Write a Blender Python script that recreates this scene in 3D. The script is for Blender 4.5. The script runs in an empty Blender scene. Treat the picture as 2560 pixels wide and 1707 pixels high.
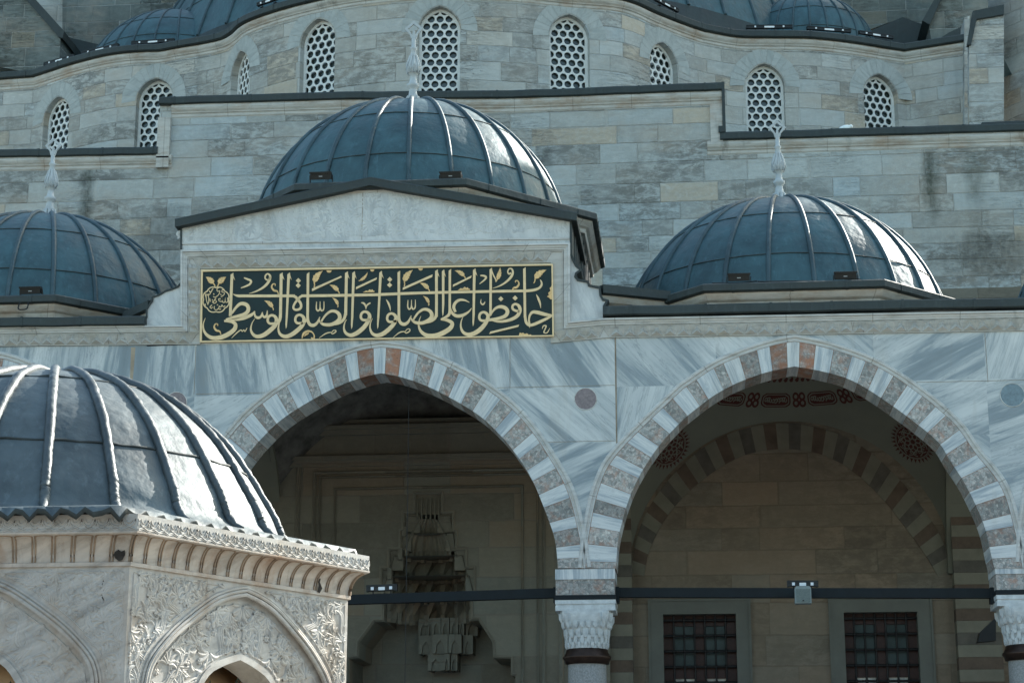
import bpy, bmesh, math, random
from mathutils import Vector, Matrix
from mathutils.geometry import intersect_line_plane
random.seed(7)
C = bpy.context.scene.collection
SC = bpy.context.scene
R = math.radians
# ------------------------------------------------------------------ camera, sky, sun, exposure
FPX, PITCH, YAW = 4800.0, R(14.6), R(5.5)
EYE = Vector((0, 0, 1.6))
cd = bpy.data.cameras.new('camera'); cam = bpy.data.objects.new('camera', cd); C.objects.link(cam)
cd.sensor_width = 36; cd.lens = FPX/2560*36; cd.clip_end = 2000; cd.clip_start = .1
cam.location = EYE; cam.rotation_euler = (R(90)+PITCH, 0, YAW)
SC.camera = cam
SUN_EL = R(36.0)
SUN_H = Vector((.643, .766, 0)).normalized()         # towards the sun, on the ground: right and behind the mosque
w = bpy.data.worlds.new('World'); SC.world = w; w.use_nodes = True
wn = w.node_tree; sky = wn.nodes.new('ShaderNodeTexSky'); sky.sky_type = 'NISHITA'; sky.sun_disc = False
sky.sun_elevation = SUN_EL; sky.sun_rotation = math.atan2(SUN_H.x, SUN_H.y)
sky.air_density = 1.0; sky.dust_density = 1.6; sky.ozone_density = 1.6
bg = wn.nodes['Background']; bg.inputs[1].default_value = .15
tint = wn.nodes.new('ShaderNodeMix'); tint.data_type = 'RGBA'; tint.blend_type = 'MULTIPLY'; tint.inputs[0].default_value = 1; tint.inputs[7].default_value = (.98, 1.02, .86, 1)   # hazy, slightly green sky
wn.links.new(sky.outputs[0], tint.inputs[6]); wn.links.new(tint.outputs[2], bg.inputs[0])
sd = bpy.data.lights.new('sun', 'SUN'); sd.energy = 4.2; sd.angle = R(.5); sd.color = (1, .95, .87)
so = bpy.data.objects.new('sun', sd); C.objects.link(so)
so.rotation_euler = Vector((SUN_H.x*math.cos(SUN_EL), SUN_H.y*math.cos(SUN_EL), math.sin(SUN_EL))).to_track_quat('Z', 'Y').to_euler()
SC.view_settings.view_transform = 'Standard'; SC.view_settings.look = 'None'
SC.view_settings.exposure = 1.55; SC.view_settings.gamma = 1
# ------------------------------------------------------------------ picture measurements to points in the place
_cy, _sy, _cp, _sp = math.cos(YAW), math.sin(YAW), math.cos(PITCH), math.sin(PITCH)
def ray(px, py):
    x = (px-1280)/FPX; y = (853.5-py)/FPX
    f = _cp - y*_sp; u = _sp + y*_cp
    return Vector((x*_cy - f*_sy, x*_sy + f*_cy, u))
def F(px, py, Y): d = ray(px, py); return EYE + d*(Y/d.y)
def H(px, py, Z): d = ray(px, py); return EYE + d*((Z-EYE.z)/d.z)
def PL(px, py, p, n): d = ray(px, py); return EYE + d*((p-EYE).dot(n)/d.dot(n))
def AT(px, py, D): d = ray(px, py); return EYE + d*D
def SPH(px, py, c, r, far=True):
    d = ray(px, py).normalized(); o = EYE-c; b = o.dot(d); q = b*b-(o.dot(o)-r*r)
    q = math.sqrt(max(q, 0)); return EYE + d*(-b+q if far else -b-q)
def to_px(P):
    v = Vector(P)-EYE; x = v.x*_cy+v.y*_sy; f = -v.x*_sy+v.y*_cy
    fw = f*_cp+v.z*_sp; up = -f*_sp+v.z*_cp
    return 1280+FPX*x/fw, 853.5-FPX*up/fw
# ------------------------------------------------------------------ objects
def tag(o, label=None, cat=None, group=None, kind=None):
    if label: o['label'] = label
    if cat: o['category'] = cat
    if group: o['group'] = group
    if kind: o['kind'] = kind
    return o
def empty(name, loc, label=None, cat=None, group=None):
    o = bpy.data.objects.new(name, None); C.objects.link(o); o.location = loc; o.empty_display_size = .3
    return tag(o, label, cat, group)
class MB:
    def __init__(s): s.v = []; s.f = []; s.m = []; s.uv = []; s.a = []; s.sm = []
    def face(s, pts, m=0, uv=None, a=0., smooth=False):
        i = len(s.v); s.v += [tuple(p) for p in pts]; s.f.append(list(range(i, i+len(pts)))); s.m.append(m); s.uv.append(uv); s.a.append(a); s.sm.append(smooth)
    def grid(s, rows, m=0, smooth=True, closeu=False, uv=None, a=0.):
        i = len(s.v); n = len(rows[0])
        for r in rows: s.v += [tuple(p) for p in r]
        for j in range(len(rows)-1):
            for k in range(n if closeu else n-1):
                k2 = (k+1) % n
                s.f.append([i+j*n+k, i+j*n+k2, i+(j+1)*n+k2, i+(j+1)*n+k]); s.m.append(m); s.a.append(a); s.sm.append(smooth)
                s.uv.append([uv[j][k], uv[j][k2], uv[j+1][k2], uv[j+1][k]] if uv else None)
    def box(s, x0, x1, y0, y1, z0, z1, m=0, a=0., M=None):
        p = [Vector((x, y, z)) for z in (z0, z1) for y in (y0, y1) for x in (x0, x1)]
        if M: p = [M @ q for q in p]
        for f in ((0, 2, 3, 1), (4, 5, 7, 6), (0, 1, 5, 4), (2, 6, 7, 3), (0, 4, 6, 2), (1, 3, 7, 5)): s.face([p[k] for k in f], m, None, a)
    def prism(s, poly, off, m=0, a=0., back=True, mside=None):
        """poly: points of the front face (seen counter-clockwise from outside), off: vector to the back face"""
        q = [Vector(p)+off for p in poly]; n = len(poly)
        s.face(poly, m, None, a)
        if back: s.face(q[::-1], m, None, a)
        for i in range(n):
            j = (i+1) % n; s.face([poly[j], poly[i], q[i], q[j]], m if mside is None else mside, None, a)
    def tube(s, pts, r, n=8, m=0, cap=True, up=Vector((0, 0, 1)), flat=1.):
        pts = [Vector(p) for p in pts]; rows = []
        for i, p in enumerate(pts):
            t = (pts[min(i+1, len(pts)-1)]-pts[max(i-1, 0)]).normalized()
            u = up if abs(t.dot(up)) < .98 else Vector((1, 0, 0))
            b = t.cross(u).normalized(); c = b.cross(t)
            rr = r[i] if isinstance(r, (list, tuple)) else r
            rows.append([p+(b*math.cos(2*math.pi*k/n)+c*(math.sin(2*math.pi*k/n)*flat))*rr for k in range(n)])
        s.grid(rows, m, True, True)
        if cap: s.face(rows[0], m); s.face(rows[-1][::-1], m)
    def lathe(s, prof, c, n=32, m=0, a0=0., a1=2*math.pi, smooth=True):
        full = abs(a1-a0-2*math.pi) < 1e-6; k = n if full else n+1
        rows = [[Vector((c[0]+r*math.cos(a0+(a1-a0)*i/n), c[1]+r*math.sin(a0+(a1-a0)*i/n), c[2]+z)) for i in range(k)] for r, z in prof]
        s.grid(rows, m, smooth, full)
    def sweep(s, path, prof, m=0, outs=None, closed=False, smooth=False, caps=True, z=None):
        """path: points; prof: (out, up) pairs, swept with mitred corners; out is to the right of the way we go"""
        path = [Vector(p) for p in path]; n = len(path); rows = []; L = 0; us = []
        for i, p in enumerate(path):
            a = path[i-1] if (i > 0 or closed) else None; b = path[(i+1) % n] if (i < n-1 or closed) else None
            t1 = (p-a) if a is not None else (b-p); t2 = (b-p) if b is not None else t1
            if i > 0: L += (path[i]-path[i-1]).length
            us.append(L)
            t1 = Vector((t1.x, t1.y, 0)).normalized(); t2 = Vector((t2.x, t2.y, 0)).normalized()
            n1 = Vector((t1.y, -t1.x, 0)); n2 = Vector((t2.y, -t2.x, 0)); nn = (n1+n2).normalized(); nn /= max(.35, nn.dot(n1))
            rows.append([p+nn*o+Vector((0, 0, u)) for o, u in prof])
        vs = [0]
        for k in range(1, len(prof)): vs.append(vs[-1]+math.hypot(prof[k][0]-prof[k-1][0], prof[k][1]-prof[k-1][1]))
        uv = [[(us[i], vs[k]) for k in range(len(prof))] for i in range(n)]
        if closed: rows.append(rows[0]); uv.append([(L+1, v) for v in vs])
        rows = [r[::-1] for r in rows]; uv = [r[::-1] for r in uv]
        s.grid(rows, m, smooth, False, uv)
        if caps and not closed: s.face(rows[0][::-1], m); s.face(rows[-1], m)
    def build(s, name, mats, parent=None, label=None):
        me = bpy.data.meshes.new(name); me.from_pydata(s.v, [], s.f)
        if not isinstance(mats, (list, tuple)): mats = [mats]
        for x in mats: me.materials.append(x)
        me.polygons.foreach_set('material_index', s.m); me.polygons.foreach_set('use_smooth', s.sm)
        at = me.attributes.new('slab', 'FLOAT', 'FACE'); at.data.foreach_set('value', s.a)
        ul = me.uv_layers.new(name='UVMap')
        for p in me.polygons:
            uv = s.uv[p.index]
            if uv is None:
                n = p.normal
                if abs(n.z) < .72:
                    t = Vector((-n.y, n.x, 0)).normalized()
                    uv = [(me.vertices[v].co.dot(t), me.vertices[v].co.z) for v in p.vertices]
                else: uv = [(me.vertices[v].co.x, me.vertices[v].co.y) for v in p.vertices]
            for li, q in zip(p.loop_indices, uv): ul.data[li].uv = q[:2]
        o = bpy.data.objects.new(name, me); C.objects.link(o)
        if parent: attach(o, parent)
        if label: o['label'] = label
        return o
_W = {}
def wloc(o):
    l = Vector(o.location)
    while o.parent: o = o.parent; l += Vector(o.location)
    return l
def attach(o, parent):
    o.parent = parent; l = wloc(parent)
    if l.length > 0:
        if o.type == 'MESH': o.data.transform(Matrix.Translation(-l))
        else: o.location = Vector(o.location)-l
def catmull(pts, n=6):
    out = []; P = [pts[0]]+list(pts)+[pts[-1]]
    for i in range(1, len(P)-2):
        for k in range(n):
            t = k/n; out.append(tuple(.5*((2*b)+(-a+c)*t+(2*a-5*b+4*c-d)*t*t+(-a+3*b-3*c+d)*t**3) for a, b, c, d in zip(P[i-1], P[i], P[i+1], P[i+2])))
    out.append(tuple(pts[-1])); return out
def resample(pts, n):
    pts = [Vector(p) for p in pts]; d = [0]
    for i in range(1, len(pts)): d.append(d[-1]+(pts[i]-pts[i-1]).length)
    out = []; j = 0
    for k in range(n+1):
        t = d[-1]*k/n
        while j < len(d)-2 and d[j+1] < t: j += 1
        s = (t-d[j])/max(1e-9, d[j+1]-d[j]); out.append(pts[j].lerp(pts[j+1], min(1, s)))
    return out
def wavy(path, step=.45, amp=.007):
    """the same line, slightly uneven, as old lead lies"""
    path = [Vector(p) for p in path]; out = []; rw = random.Random(len(path)*31+int(path[0].x*7))
    for a, b2 in zip(path[:-1], path[1:]):
        n = max(1, int((b2-a).length/step))
        for k in range(n): out.append(a.lerp(b2, k/n)+(Vector((0, rw.uniform(-amp, amp), rw.uniform(-amp, amp))) if k else Vector((0, 0, 0))))
    out.append(path[-1]); return out
def laps(q, path, prof, step=1.15, m=0):
    """raised welts where two lead sheets lap"""
    path = [Vector(p) for p in path]; rw = random.Random(int(path[0].x*13)); d = rw.uniform(.3, step); acc = 0
    for a, b2 in zip(path[:-1], path[1:]):
        L = (b2-a).length; t = Vector((b2.x-a.x, b2.y-a.y, 0)).normalized(); n = Vector((t.y, -t.x, 0))
        while d < acc+L:
            p = a.lerp(b2, (d-acc)/L); po = [(o+(.009 if o > 0 else 0), u+(.008 if u > .1 else (-.006 if u < .03 else 0))) for o, u in prof[:-1]]
            r1 = [p-t*.022+n*o+Vector((0, 0, u)) for o, u in po]; r2 = [p+t*.022+n*o+Vector((0, 0, u)) for o, u in po]
            q.grid([r1, r2], m, False); q.face(r1, m); q.face(r2[::-1], m); d += step*rw.uniform(.75, 1.2)
        acc += L
# ------------------------------------------------------------------ materials
def newmat(name, rough=.75, metal=0., spec=.4):
    m = bpy.data.materials.new(name); m.use_nodes = True; b = m.node_tree.nodes['Principled BSDF']
    b.inputs['Roughness'].default_value = rough; b.inputs['Metallic'].default_value = metal; b.inputs['Specular IOR Level'].default_value = spec
    return m, m.node_tree, b
def nd(nt, t, ins=None, **pr):
    n = nt.nodes.new(t)
    for k, v in pr.items(): setattr(n, k, v)
    for k, v in (ins or {}).items():
        if isinstance(v, bpy.types.NodeSocket): nt.links.new(v, n.inputs[k])
        else: n.inputs[k].default_value = v
    return n
def mt(nt, op, a, b=0., c=0.): return nd(nt, 'ShaderNodeMath', {0: a, 1: b, 2: c}, operation=op).outputs[0]
def ramp(nt, fac, stops, interp='LINEAR'):
    n = nd(nt, 'ShaderNodeValToRGB', {0: fac}); cr = n.color_ramp; cr.interpolation = interp
    while len(cr.elements) < len(stops): cr.elements.new(.5)
    for e, (p, c) in zip(cr.elements, stops):
        e.position = p; e.color = (*c, 1) if len(c) == 3 else c
    return n.outputs[0]
def gr(v): return (v, v, v)
def mix(nt, f, a, b, blend='MIX'):
    n = nd(nt, 'ShaderNodeMix', {0: f}, data_type='RGBA', blend_type=blend)
    for k, v in ((6, a), (7, b)):
        if isinstance(v, bpy.types.NodeSocket): nt.links.new(v, n.inputs[k])
        else: n.inputs[k].default_value = (*v, 1)
    return n.outputs[2]
def noise(nt, vec, scale, detail=4, rough=.55, dist=0.): return nd(nt, 'ShaderNodeTexNoise', {'Vector': vec, 'Scale': scale, 'Detail': detail, 'Roughness': rough, 'Distortion': dist}).outputs[0]
def vmul(nt, vec, s): return nd(nt, 'ShaderNodeVectorMath', {0: vec, 1: s}, operation='MULTIPLY').outputs[0]
def vadd(nt, a, b): return nd(nt, 'ShaderNodeVectorMath', {0: a, 1: b}, operation='ADD').outputs[0]
def xyz(nt, vec): n = nd(nt, 'ShaderNodeSeparateXYZ', {0: vec}); return n.outputs
def comb(nt, x, y, z=0.): return nd(nt, 'ShaderNodeCombineXYZ', {0: x, 1: y, 2: z}).outputs[0]
def bump(nt, b, h, strength, dist=.02, nrm=None):
    n = nd(nt, 'ShaderNodeBump', {'Strength': strength, 'Distance': dist, 'Height': h})
    if nrm is not None: nt.links.new(nrm, n.inputs['Normal'])
    nt.links.new(n.outputs[0], b.inputs['Normal']); return n.outputs[0]
def uvn(nt): return nd(nt, 'ShaderNodeTexCoord').outputs['UV']
def obn(nt): return nd(nt, 'ShaderNodeTexCoord').outputs['Object']

def ashlar(name, base, tan, course=.42, length=1.05, tanfrac=.12, dark=.35, stains=(), mortar=(.42, .43, .41), seed=0., streak=1., bmp=.9):
    m, nt, b = newmat(name, .85, 0, .25); uv = uvn(nt); s = xyz(nt, uv)
    wob = noise(nt, uv, 2.3, 3)
    v = mt(nt, 'ADD', s[1], mt(nt, 'MULTIPLY', wob, .035)); u = mt(nt, 'ADD', s[0], mt(nt, 'MULTIPLY', wob, .03))
    v = mt(nt, 'ADD', mt(nt, 'DIVIDE', v, course), mt(nt, 'MULTIPLY', mt(nt, 'SINE', mt(nt, 'MULTIPLY', v, 1.7)), .22))
    v = mt(nt, 'ADD', v, seed)
    row = mt(nt, 'FLOOR', v); rr = nd(nt, 'ShaderNodeTexWhiteNoise', {'W': row}, noise_dimensions='1D').outputs[0]
    uu = mt(nt, 'ADD', mt(nt, 'MULTIPLY', mt(nt, 'DIVIDE', u, length), mt(nt, 'ADD', mt(nt, 'MULTIPLY', rr, .55), .72)), mt(nt, 'MULTIPLY', rr, 37.))
    uu = mt(nt, 'ADD', uu, mt(nt, 'MULTIPLY', mt(nt, 'SINE', mt(nt, 'MULTIPLY', uu, 2.6)), .24))
    col = mt(nt, 'FLOOR', uu)
    rnd = nd(nt, 'ShaderNodeTexWhiteNoise', {'Vector': comb(nt, col, row, 3.3)}, noise_dimensions='3D')
    rc = rnd.outputs[0]; rs = xyz(nt, nd(nt, 'ShaderNodeTexWhiteNoise', {'Vector': comb(nt, row, col, 9.1)}, noise_dimensions='3D').outputs[1])
    fu = mt(nt, 'FRACT', uu); fv = mt(nt, 'FRACT', v)
    du = mt(nt, 'MULTIPLY', mt(nt, 'MINIMUM', fu, mt(nt, 'SUBTRACT', 1., fu)), length)
    dv = mt(nt, 'MULTIPLY', mt(nt, 'MINIMUM', fv, mt(nt, 'SUBTRACT', 1., fv)), course)
    d = mt(nt, 'MINIMUM', du, dv); d = mt(nt, 'ADD', d, mt(nt, 'MULTIPLY', mt(nt, 'SUBTRACT', noise(nt, uv, 26, 3), .5), .012))
    mor = ramp(nt, d, [(.006, gr(1)), (.018, gr(0))])
    B = Vector(base)
    c = ramp(nt, rc, [(0, B*.74), (.2, B*.92), (.5, B*1.02), (.72, Vector((B.x*.93, B.y*1.02, B.z*1.1))), (1-tanfrac-.01, B*1.12), (1-tanfrac, tan), (1, Vector(tan)*1.1)])
    off = vadd(nt, comb(nt, mt(nt, 'MULTIPLY', rs[0], 31.), mt(nt, 'MULTIPLY', rs[1], 17.), 0.), uv)
    s1 = noise(nt, vmul(nt, off, (1.3, 5.5, 1)), 1.3, 7, .68, 1.1)
    c = mix(nt, ramp(nt, s1, [(.3, gr(.42*streak)), (.58, gr(0))]), c, B*.6)
    s2 = noise(nt, vmul(nt, off, (.8, 9., 1)), 1.0, 6, .75, 1.6)
    crack = ramp(nt, mt(nt, 'ABSOLUTE', mt(nt, 'SUBTRACT', s2, .5)), [(.0, gr(1)), (.013, gr(0))])
    big = noise(nt, uv, .32, 4)
    crack = mt(nt, 'MULTIPLY', crack, ramp(nt, big, [(.5, gr(0)), (.66, gr(.9*min(1, streak)))]))
    c = mix(nt, mt(nt, 'MULTIPLY', crack, .85), c, B*.22)
    c = mix(nt, ramp(nt, noise(nt, uv, 7, 5, .7), [(.45, gr(0)), (.75, gr(.4))]), c, B*1.35)
    c = mix(nt, mt(nt, 'MULTIPLY', mor, mt(nt, 'ADD', .25, mt(nt, 'MULTIPLY', big, .9))), c, mortar)
    # bedding weather: dark pitted patches on some stones, brown tinge on others
    wp = noise(nt, vmul(nt, off, (1.0, 2.2, 1)), 2.6, 8, .78, .4); gate = mt(nt, 'MULTIPLY', ramp(nt, rs[2], [(.25, gr(0)), (.7, gr(1))]), ramp(nt, noise(nt, uv, .45, 4), [(.36, gr(.25)), (.56, gr(1))]))
    c = mix(nt, mt(nt, 'MULTIPLY', mt(nt, 'MULTIPLY', ramp(nt, wp, [(.42, gr(0)), (.55, gr(.95))]), gate), min(1, streak)), c, B*.36)
    c = mix(nt, mt(nt, 'MULTIPLY', ramp(nt, noise(nt, vmul(nt, uv, (.5, 1., 1)), .9, 6, .7), [(.5, gr(0)), (.7, gr(.5))]), min(1, streak)), c, (.40, .335, .27))
    c = mix(nt, mt(nt, 'MULTIPLY', ramp(nt, noise(nt, vmul(nt, off, (1., 1.6, 1)), 3.1, 7, .7, .8), [(.6, gr(0)), (.7, gr(.45))]), min(1, streak)), c, B*1.45)
    # weather: dark run-off streaks and grime patches
    g = noise(nt, vmul(nt, uv, (1.3, .22, 1)), 1., 5, .6)
    c = mix(nt, ramp(nt, g, [(.55, gr(0)), (.75, gr(dark))]), c, (.055, .065, .06))
    wm = noise(nt, uv, .21, 3); c = mix(nt, ramp(nt, wm, [(.4, gr(0)), (.7, gr(.35))]), c, Vector(tan)*.85)
    for (u0, wd, z0, z1, k, gc) in stains:
        q = mt(nt, 'DIVIDE', mt(nt, 'ABSOLUTE', mt(nt, 'ADD', mt(nt, 'SUBTRACT', s[0], u0), mt(nt, 'MULTIPLY', mt(nt, 'SUBTRACT', noise(nt, vmul(nt, uv, (2., 1.2, 1)), 1.5, 5), .5), wd*1.6))), wd)
        q = ramp(nt, q, [(.2, gr(1)), (1., gr(0))])
        zf = nd(nt, 'ShaderNodeMapRange', {0: s[1], 1: z0, 2: z0+(z1-z0)*.4, 3: 0., 4: 1.}).outputs[0]
        zt = nd(nt, 'ShaderNodeMapRange', {0: s[1], 1: z1, 2: z1+.1, 3: 1., 4: 0.}).outputs[0]
        q = mt(nt, 'MULTIPLY', mt(nt, 'MULTIPLY', q, zf), mt(nt, 'MULTIPLY', zt, ramp(nt, noise(nt, vmul(nt, uv, (3., 1.5, 1)), 3, 5, .7), [(.3, gr(.35)), (.6, gr(1))])))
        c = mix(nt, mt(nt, 'MULTIPLY', q, k), c, gc)
    nt.links.new(c, b.inputs['Base Color'])
    h = mt(nt, 'ADD', mt(nt, 'MULTIPLY', s1, .12), mt(nt, 'ADD', mt(nt, 'MULTIPLY', noise(nt, uv, 18, 5, .7), .4), mt(nt, 'MULTIPLY', mor, -.4)))
    h = mt(nt, 'ADD', h, mt(nt, 'ADD', mt(nt, 'MULTIPLY', rs[2], .25), mt(nt, 'MULTIPLY', crack, -.35)))
    bump(nt, b, h, bmp, .045)
    return m

def marble(name, lo, hi, sx=5., sy=.55, useslab=True, rough=.45, uvm=False, veinamt=1.):
    m, nt, b = newmat(name, rough, 0, .4)
    if uvm: p = uvn(nt)
    else:
        t = xyz(nt, obn(nt)); p = comb(nt, t[0], t[2], mt(nt, 'MULTIPLY', t[1], .6))
    if useslab:
        a = nd(nt, 'ShaderNodeAttribute', attribute_name='slab').outputs['Fac']
        p = nd(nt, 'ShaderNodeVectorRotate', {'Vector': p, 'Angle': a}, rotation_type='Z_AXIS').outputs[0]
        p = vadd(nt, p, comb(nt, mt(nt, 'MULTIPLY', a, 13.7), mt(nt, 'MULTIPLY', a, 7.3), 0.))
    n1 = noise(nt, vmul(nt, p, (sx, sy, 1)), .9, 6, .62, .7)
    n2 = noise(nt, vmul(nt, p, (sx*2.6, sy*1.3, 1)), 1.3, 5, .6, .4)
    f = mt(nt, 'ADD', mt(nt, 'MULTIPLY', n1, .72), mt(nt, 'MULTIPLY', n2, .28))
    L, Hh = Vector(lo), Vector(hi)
    c = ramp(nt, f, [(.33, L*.85), (.43, L), (.49, L.lerp(Hh, .55)), (.55, L.lerp(Hh, .85)), (.62, Hh), (.72, Hh*1.08)])
    big = noise(nt, p, .55, 3); c = mix(nt, ramp(nt, big, [(.35, gr(.55*veinamt)), (.6, gr(0))]), c, L.lerp(Hh, .3))
    n3 = noise(nt, vmul(nt, p, (sx*1.5, sy*1.1, 1)), 1.1, 7, .7, 1.3); vl = ramp(nt, mt(nt, 'ABSOLUTE', mt(nt, 'SUBTRACT', n3, .5)), [(0., gr(.75)), (.012, gr(.25)), (.03, gr(0))])
    c = mix(nt, mt(nt, 'MULTIPLY', vl, ramp(nt, big, [(.35, gr(1)), (.65, gr(.2))])), c, L*.7)
    pk = ramp(nt, noise(nt, vmul(nt, p, (sx*4, sy*5, 1)), 2., 5, .7), [(.58, gr(0)), (.75, gr(.3))]); c = mix(nt, pk, c, L*.8)
    grime = noise(nt, vmul(nt, obn(nt), (1.6, 1.6, .3)), 1., 5, .65)
    c = mix(nt, ramp(nt, grime, [(.56, gr(0)), (.8, gr(.5))]), c, (.27, .22, .16))
    nt.links.new(c, b.inputs['Base Color']); bump(nt, b, noise(nt, obn(nt), 14, 5, .7), .12, .02)
    return m

def breccia(name, red=.25):
    # grey conglomerate; every stone has its own tone (the whole number in its UV)
    m, nt, b = newmat(name, .6, 0, .35); uv = uvn(nt); o = uvn(nt)
    d = vadd(nt, uv, vmul(nt, nd(nt, 'ShaderNodeTexNoise', {'Vector': uv, 'Scale': 14., 'Detail': 3.}).outputs[1], (.05, .05, 0)))
    v = nd(nt, 'ShaderNodeTexVoronoi', {'Vector': d, 'Scale': 24.}, feature='F1')
    r = xyz(nt, v.outputs['Color'])[0]
    c = ramp(nt, r, [(0, (.20, .205, .20)), (.3, (.30, .31, .30)), (.55, (.40, .40, .385)), (.8, (.36, .32, .30)), (1, (.52, .51, .48))])
    e = nd(nt, 'ShaderNodeTexVoronoi', {'Vector': d, 'Scale': 24.}, feature='DISTANCE_TO_EDGE').outputs['Distance']
    c = mix(nt, ramp(nt, e, [(.0, gr(.55)), (.09, gr(0))]), c, (.16, .13, .12))
    n = noise(nt, uv, 5, 5, .65); c = mix(nt, ramp(nt, n, [(.62-.45*red, gr(0)), (.9-.5*red, gr(.9))]), c, (.36, .155, .085))
    pit = noise(nt, uv, 30, 3); c = mix(nt, ramp(nt, pit, [(.26, gr(.9)), (.36, gr(0))]), c, (.05, .045, .04))
    tone = nd(nt, 'ShaderNodeTexWhiteNoise', {'W': mt(nt, 'FLOOR', mt(nt, 'DIVIDE', xyz(nt, uv)[0], 7.))}, noise_dimensions='1D').outputs[0]
    c = mix(nt, 1., c, ramp(nt, tone, [(0, (.72, .72, .70)), (.5, (1, 1, .98)), (1, (1.2, 1.18, 1.14))]), 'MULTIPLY')
    nt.links.new(c, b.inputs['Base Color']); bump(nt, b, mt(nt, 'ADD', e, mt(nt, 'MULTIPLY', pit, .5)), .5, .01)
    return m

def lead(name, base, rough=.42, metal=.55, dents=.5, seamlines=False):
    m, nt, b = newmat(name, rough, metal, .5); p = obn(nt)
    n = noise(nt, p, 1.6, 6, .62, .3); B = Vector(base)
    c = ramp(nt, n, [(.3, B*.62), (.5, B), (.68, B*1.35), (.8, B*1.9)])
    fl = noise(nt, vmul(nt, p, (3.2, 3.2, 1.1)), 3., 6, .72); c = mix(nt, ramp(nt, fl, [(.55, gr(0)), (.75, gr(.4))]), c, B*2.2+Vector((.02, .02, .02)))
    dr = noise(nt, vmul(nt, p, (9, 9, .5)), 1., 4, .6); c = mix(nt, ramp(nt, dr, [(.55, gr(0)), (.75, gr(.5))]), c, B*.5)
    nt.links.new(c, b.inputs['Base Color'])
    rg = mt(nt, 'ADD', mt(nt, 'MULTIPLY', mt(nt, 'SUBTRACT', n, .5), .5), rough); nt.links.new(rg, b.inputs['Roughness'])
    h = mt(nt, 'ADD', mt(nt, 'MULTIPLY', noise(nt, p, 2.2, 3, .5), 1.), mt(nt, 'ADD', mt(nt, 'MULTIPLY', noise(nt, p, 7., 3, .5), .35), mt(nt, 'MULTIPLY', noise(nt, p, 60., 3, .6), .02)))
    bump(nt, b, h, dents, .09)
    return m

def plain(name, col, rough=.6, metal=0., var=.25, sc=6., bmp=.1, spec=.4):
    m, nt, b = newmat(name, rough, metal, spec); p = obn(nt); n = noise(nt, p, sc, 5, .65); Cc = Vector(col)
    nt.links.new(ramp(nt, n, [(.3, Cc*(1-var)), (.5, Cc), (.7, Cc*(1+var))]), b.inputs['Base Color'])
    if bmp: bump(nt, b, noise(nt, p, sc*4, 4, .6), bmp, .01)
    return m

def moulding(name, base, rust=(.30, .19, .11), amt=.6):
    m, nt, b = newmat(name, .75, 0, .3); p = obn(nt); uv = uvn(nt); B = Vector(base)
    c = ramp(nt, noise(nt, vmul(nt, p, (1.2, 1.2, 6)), 2., 5, .65), [(.3, B*.72), (.5, B), (.7, B*1.12)])
    c = mix(nt, ramp(nt, noise(nt, vmul(nt, p, (.9, .9, 2.2)), 1.3, 6, .7), [(.47, gr(0)), (.68, gr(amt))]), c, rust)
    c = mix(nt, ramp(nt, noise(nt, vmul(nt, p, (1.5, 1.5, .4)), 1.1, 5, .7), [(.6, gr(0)), (.78, gr(.75))]), c, (.06, .06, .05))
    us = mt(nt, 'FRACT', mt(nt, 'DIVIDE', xyz(nt, uv)[0], 1.37)); j = ramp(nt, mt(nt, 'MINIMUM', us, mt(nt, 'SUBTRACT', 1., us)), [(.002, gr(.6)), (.007, gr(0))])
    c = mix(nt, j, c, (.12, .1, .08))
    nt.links.new(c, b.inputs['Base Color']); bump(nt, b, noise(nt, p, 16, 5, .7), .3, .015)
    return m
# ------------------------------------------------------------------ shared materials
YG = 42.0; ZE = 23.1
def ux(px, py, Y): return F(px, py, Y)
M_ASH = ashlar('grey_ashlar', (.425, .45, .44), (.46, .40, .32), .43, 1.1, .08, .25,
    stains=[(ux(2330, 500, YG).x, .24, F(0, 640, YG).z, F(2330, 385, YG).z, .8, (.035, .045, .03)), (ux(215, 500, YG).x, .22, F(0, 640, YG).z, F(215, 428, YG).z, .75, (.03, .04, .03)),
            (ux(2440, 500, YG).x, .3, F(0, 600, YG).z, F(2440, 385, YG).z, .5, (.06, .07, .05)), (ux(2480, 650, YG).x, 1.6, F(0, 780, YG).z, F(2440, 590, YG).z, .55, (.04, .045, .04)), (ux(420, 650, YG).x, 1.2, F(0, 760, YG).z, F(420, 520, YG).z, .45, (.045, .05, .05))])
M_ASH2 = ashlar('weathered_ashlar', (.44, .45, .43), (.46, .40, .32), .46, 1.0, .07, .35, seed=11.37, streak=.9)
M_ASH3 = ashlar('stained_ashlar', (.17, .195, .185), (.2, .185, .145), .5, 1.1, .1, .85, seed=23.1)
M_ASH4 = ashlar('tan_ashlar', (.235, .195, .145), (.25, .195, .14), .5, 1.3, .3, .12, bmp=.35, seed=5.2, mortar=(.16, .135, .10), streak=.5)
M_MOUL = moulding('weathered_moulding', (.47, .455, .42))
M_MOULF = moulding('marble_moulding', (.52, .52, .50), (.33, .27, .2), .35)
M_LEAD = lead('lead_sheet', (.038, .086, .102), .57, .2, .36)
M_LEADN = lead('sunlit_lead_sheet', (.17, .19, .20), .3, .6, .8)  # lighter copy of the lead, with sunlight put into the colour
M_LDARK = lead('dark_lead_edge', (.024, .034, .034), .65, .0, .35)
M_ROLL = lead('lead_roll', (.038, .07, .084), .58, .15, .4)
M_PLAST = plain('white_plaster_lattice', (.66, .67, .65), .7, 0, .1, 5)
M_GLASS = plain('dark_bottle_glass', (.035, .05, .048), .2, 0, .5, 3, 0, .6)
M_FINIAL = plain('pale_marble', (.42, .45, .46), .55, 0, .14, 5, .2)
M_BLACK = plain('black_metal', (.012, .014, .015), .45, .2, .3, 8, .05)
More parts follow.
